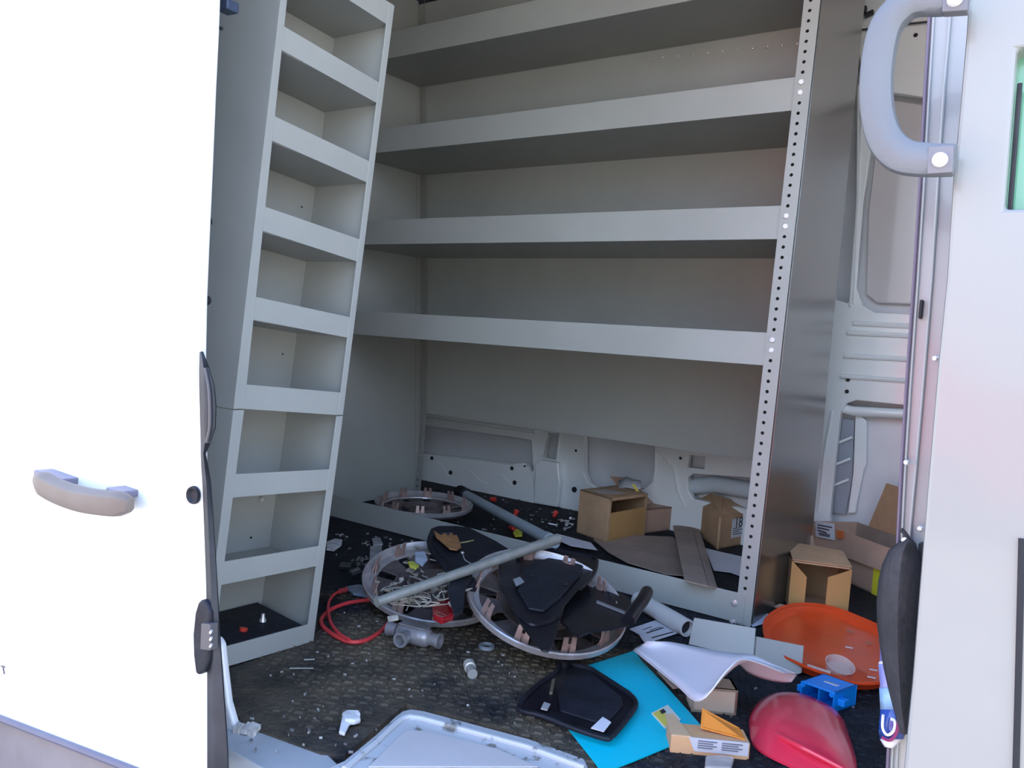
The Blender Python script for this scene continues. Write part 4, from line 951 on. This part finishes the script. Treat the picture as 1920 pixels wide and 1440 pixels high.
build('flap_front', MB().grid(rw), FAB, fb, smooth=True, solid=.006)
build('pull_loop', MB().tube(smooth_path([at(1705, 1022, y=.840), at(1702, 1008, y=.838), at(1693, 996, y=.837), at(1689, 993, y=.837)], 4), [.0022]*12+[.0015], 8), FAB, fb, smooth=True)
build('loop_rivet', MB().lathe([(0, .003), (.003, .002), (.003, 0)], at(1697, 1013, y=.834), (0, -1, 0), 8), ZINC, fb)
build('side_gusset', MB().plate([at(u, v, y=.850) for u, v in [(1722, 1020), (1732, 1018), (1728, 1200), (1706, 1375), (1700, 1375), (1714, 1200)]], (0, .01, 0)), FAB, fb)
bagr = []
BLf = [(1652, 1192), (1651, 1240), (1648, 1245), (1652, 1285), (1650, 1290), (1652, 1330), (1649, 1370), (1651, 1385), (1660, 1400)]
BRt = [(1700, 1192), (1700, 1240), (1700, 1245), (1700, 1285), (1700, 1290), (1700, 1330), (1698, 1370), (1692, 1385), (1674, 1402)]
BG = {}
sb = thing('snack_bag', 'purple and blue printed foil bag standing behind the charcoal flap', 'bag', at(1675, 1400, y=.857))
def bagband(i, j, mt, nm='foil_panel'):
    rows_ = []
    for a, b in list(zip(BLf, BRt))[i:j+1]:
        rows_.append([at(a[0]*(1-k/5)+b[0]*k/5, a[1]*(1-k/5)+b[1]*k/5, y=.857-.008*math.sin(math.pi*k/5)) for k in range(6)])
    build(nm, MB().grid(rows_), mt, sb, smooth=True, solid=.002)
bagband(0, 1, mat('bag_purple', (.26, .22, .62), .25, 0, .15, 20, coat=.5)); bagband(1, 2, mat('bag_white', (.85, .85, .9), .3)); bagband(2, 4, mat('bag_violet', (.33, .35, .75), .25, 0, .15, 20, coat=.5))
bagband(4, 5, mat('bag_sky', (.30, .50, .80), .25, 0, .2, 20, coat=.5)); bagband(5, 7, mat('bag_navy', (.03, .08, .38), .25, 0, .3, 30, coat=.5)); bagband(7, 8, mat('bag_white', (.85, .85, .9), .3))
build('swirl_print', MB().tube(smooth_path([at(u, v, y=.846) for u, v in [(1656, 1340), (1655, 1365), (1664, 1378), (1676, 1370), (1678, 1352), (1670, 1348)]], 5), .0014, 6), mat('bag_white', (.85, .85, .9), .3), sb, smooth=True)
build('swirl_print', MB().tube(smooth_path([at(u, v, y=.846) for u, v in [(1653, 1382), (1668, 1388), (1680, 1376), (1686, 1352)]], 5), .0016, 6), mat('bag_maroon', (.25, .02, .12), .4), sb, smooth=True)

# ------------------------------------------------------------ small scattered pieces
def nut(u, v, z, mt, label, s_=1., grp='red wire connectors scattered inside the shelving unit', d_=(1, 0, .2)):
    o = thing('wire_connector', label, 'wire connector', at(u, v, z=z-.006), grp)
    c = at(u, v, z=z); d_ = Vector(d_).normalized()
    build('connector_cap', MB().lathe([(.004*s_, 0), (.007*s_, .004*s_), (.0095*s_, .020*s_), (.0095*s_, .024*s_), (0, .024*s_)], c-d_*.012*s_, d_, 10), mt, o, smooth=True)
    return o
RN = mat('red_connector', (.80, .06, .04), .4)
for i, (u, v, dd2) in enumerate([(864, 934, (1, .3, 0)), (924, 936, (1, .2, 0)), (967, 962, (.2, .3, 1)), (1041, 964, (.2, .5, 1)), (959, 989, (1, -.3, .2))]):
    nut(u, v, .010, RN, ['red wire connector by the black cap of the long grey pipe', 'red wire connector on the dark mat right of the long grey pipe', 'upright red wire connector halfway between the pipe and the half open box', 'upright red wire connector just left of the half open box', 'red wire connector touching the long grey pipe above the yellow tag'][i], 1., d_=dd2)
nut(455, 1187, .028, RN, 'red wire connector in the lowest bin of the tower', .8, None, (0, .2, 1))
flat('yellow_tag', 'bright yellow tag under the long grey pipe inside the shelving unit', 'tag', [(962, 1000), (968, 994), (979, 997), (979, 1006), (966, 1007)], .012, .004, mat('bright_yellow', (.85, .80, .05), .5))
ap = thing('anchor_point', 'small silver threaded tip standing in the lowest bin of the tower', 'fitting', at(492, 1170, z=.028))
build('tip_cone', MB().lathe([(.0065, 0), (.0065, .010), (.004, .014), (.003, .022), (0, .023)], at(492, 1172, z=.026), (0, 0, 1), 12), ZINC, ap, smooth=True)
scr = mat('white_scrap', (.78, .78, .80), .5, 0, .2, 40)
cl = thing('plastic_clip', 'white crumpled plastic clip on the open floor near the doorway', 'clip', at(655, 1360, z=0))
build('clip_stem', MB().plate([at(u, v, z=.003) for u, v in [(635, 1378), (646, 1382), (655, 1362), (664, 1358), (660, 1348), (642, 1346)]], (0, 0, .006)), scr, cl, bevel=.002)
build('clip_head', MB().plate([at(u, v, z=.004) for u, v in [(640, 1346), (650, 1340), (672, 1341), (676, 1348), (670, 1351), (677, 1357), (664, 1361), (646, 1358)]], (0, 0, .009)), scr, cl, bevel=.003)
flat('paper_fragment', 'white torn fragment beside the bin tower, left of the grey chips', 'scrap', [(612, 1018), (628, 1012), (642, 1014), (640, 1024), (626, 1034), (612, 1032)], .003, .004, scr, bevel=.001)
GRS = mat('grey_scrap', (.38, .38, .40), .6, 0, .2, 20)
flat('grey_chip', 'square grey chip behind the left wheel cover', 'scrap', [(694, 1026), (716, 1024), (715, 1048), (693, 1050)], .003, .003, GRS)
flat('grey_chip', 'small folded grey chip beside the square one', 'scrap', [(697, 1012), (712, 1010), (718, 1022), (700, 1024)], .004, .004, GRS)
flat('paper_fragment', 'pale blue crumpled wrapper on the left wheel cover', 'wrapper', [(778, 1040), (796, 1038), (802, 1052), (792, 1064), (778, 1056)], .12, .006, mat('pale_blue_scrap', (.45, .52, .62), .5, 0, .2, 30), bevel=.002)
flat('paper_fragment', 'white triangular scrap between the pouch and the left wheel cover', 'scrap', [(786, 1034), (798, 1022), (806, 1032), (800, 1036)], .01, .002, scr)
flat('yellow_wrapper', 'small yellow green wrapper on the left wheel cover', 'wrapper', [(764, 1056), (774, 1055), (786, 1064), (780, 1069), (768, 1064)], .13, .004, mat('yellow_green', (.55, .55, .08), .5, 0, .2, 30), bevel=.001)
rl = thing('light_lens', 'dark red translucent lens lying in the left wheel cover', 'lens', at(830, 1160, z=.05))
build('lens_body', MB().plate([at(u, v, z=.085) for u, v in [(808, 1144), (822, 1134), (848, 1134), (855, 1148), (850, 1164), (828, 1172), (812, 1164)]], (0, 0, .012)), mat('dark_red_lens', (.35, .01, .02), .12, 0, .2, 20, coat=.8), rl, bevel=.003)
tg = MB()
for k in range(26):
    u = random.gauss(785, 32); v = random.gauss(1118, 17)
    c = at(u, v, z=.105+.012*random.random()); a = random.uniform(0, 6.28)
    pts_ = smooth_path([c+V(random.uniform(-.03, .03), random.uniform(-.03, .03), random.uniform(-.008, .012)) for _ in range(4)], 4)
    tg.tube(pts_, .0011, 4)
for k in range(40):
    u = random.gauss(790, 40); v = random.gauss(1095, 25); a = random.uniform(0, 6.28); l = random.uniform(.003, .011)
    tg.obox(at(u, v, z=.10+.02*random.random()), (l*math.cos(a), l*math.sin(a), .001), (-l*.5*math.sin(a), l*.5*math.cos(a), .002), (0, 0, .0012))
o = build('wire_tangle', tg, mat('dusty_fibre', (.33, .32, .28), .7, 0, .35, 50)); o['kind'] = 'stuff'; tag(o, 'dusty tangle of fibres and chips heaped on the left wheel cover', 'debris')
gt = MB()
def bits(n, u0, u1, v0, v1, z, smin, smax):
    for k in range(n):
        u = random.uniform(u0, u1); v = random.uniform(v0, v1); a = random.uniform(0, 6.28); l = random.uniform(smin, smax)
        gt.obox(at(u, v, z=z+.0015), (l*math.cos(a), l*math.sin(a), 0), (-l*.4*math.sin(a), l*.4*math.cos(a), 0), (0, 0, .0014))
bits(70, 620, 960, 1000, 1060, .0, .002, .008); bits(60, 450, 1000, 1220, 1420, 0, .001, .0035); bits(60, 800, 1075, 930, 1000, 0, .002, .008); bits(20, 620, 800, 1130, 1210, 0, .001, .004); bits(20, 1330, 1620, 1290, 1400, 0, .001, .003)
o = build('grit', gt, mat('mixed_grit', (.12, .12, .13), .6, 0, 0, 90, col2=(.62, .60, .56), ramp=(.45, .6))); o['kind'] = 'stuff'; tag(o, 'grit and tiny chips strewn over the dark floor', 'debris')
for k, (u, v) in enumerate([(1052, 976), (1062, 984), (1045, 985), (1070, 972), (1058, 992), (1075, 984)]):
    c = at(u, v, z=.006); o = build('metal_screw', MB().lathe([(0, 0), (.006, 0), (.0065, .003), (.003, .005), (.0028, .03), (0, .034)], c, (math.cos(k*1.9), math.sin(k*1.9), .15), 8), ZINC, None, smooth=True)
    tag(o, 'silver screw in the small heap left of the half open box', 'screw', 'screws heaped left of the half open box')
for (u, v, a, lbl_) in [(640, 1062, .3, 'dark steel socket nearest the bin tower'), (655, 1078, 1.6, 'dark steel socket pointing at the red cable end'), (672, 1058, 2.2, 'dark steel socket nearest the square grey chip')]:
    c = at(u, v, z=.012); o = build('steel_socket', MB().lathe([(.006, 0), (.010, 0), (.0105, .03), (.006, .03)], c, (math.cos(a), math.sin(a), .1), 14, closed=True), mat('dark_chrome', (.30, .33, .36), .15, .9), None, smooth=True)
    tag(o, lbl_, 'socket', 'steel sockets beside the bin tower')
for (a, b), lbl_ in [(((543, 1253), (588, 1253)), 'longer thin steel nail in front of the bin tower'), (((570, 1237), (590, 1236)), 'short steel nail close to the foot of the bin tower')]:
    o = build('nail', MB().tube([at(*a, z=.0045), at(*b, z=.0045)], .0014, 6), GALV, None, smooth=True); tag(o, lbl_, 'nail', 'nails in front of the bin tower')

# ------------------------------------------------------------ the red van parked opposite, mirrored in the glossy panels
rv = thing('parked_van', 'red van parked opposite the doorway, seen only as pink reflections', 'van', (-2.4, -6.2, -.56))
RV = mat('red_van_paint', (.62, .03, .03), .25, 0, .03, 2, coat=.6)
build('van_body', MB().plate([V(-5.0, -5.3, -.25), V(.2, -5.3, -.25), V(.25, -5.3, .45), V(-.6, -5.35, .62), V(-1.3, -5.45, 1.45), V(-5.0, -5.45, 1.5)], (0, -1.8, 0)), RV, rv, bevel=.05)
build('windscreen_side', MB().plate([V(-1.0, -5.38, .62), V(-2.0, -5.38, .62), V(-2.0, -5.42, 1.25), V(-1.45, -5.42, 1.25)], (0, .01, 0)), mat('van_glass', (.03, .04, .05), .05), rv)
for x_ in (-4.2, -.7):
    build('wheel', MB().lathe([(.0, 0), (.20, 0), (.30, .01), (.31, .10), (.30, .2), (0, .2)], V(x_, -5.28, -.25), (0, -1, 0), 24), BLACKR, rv, smooth=True)
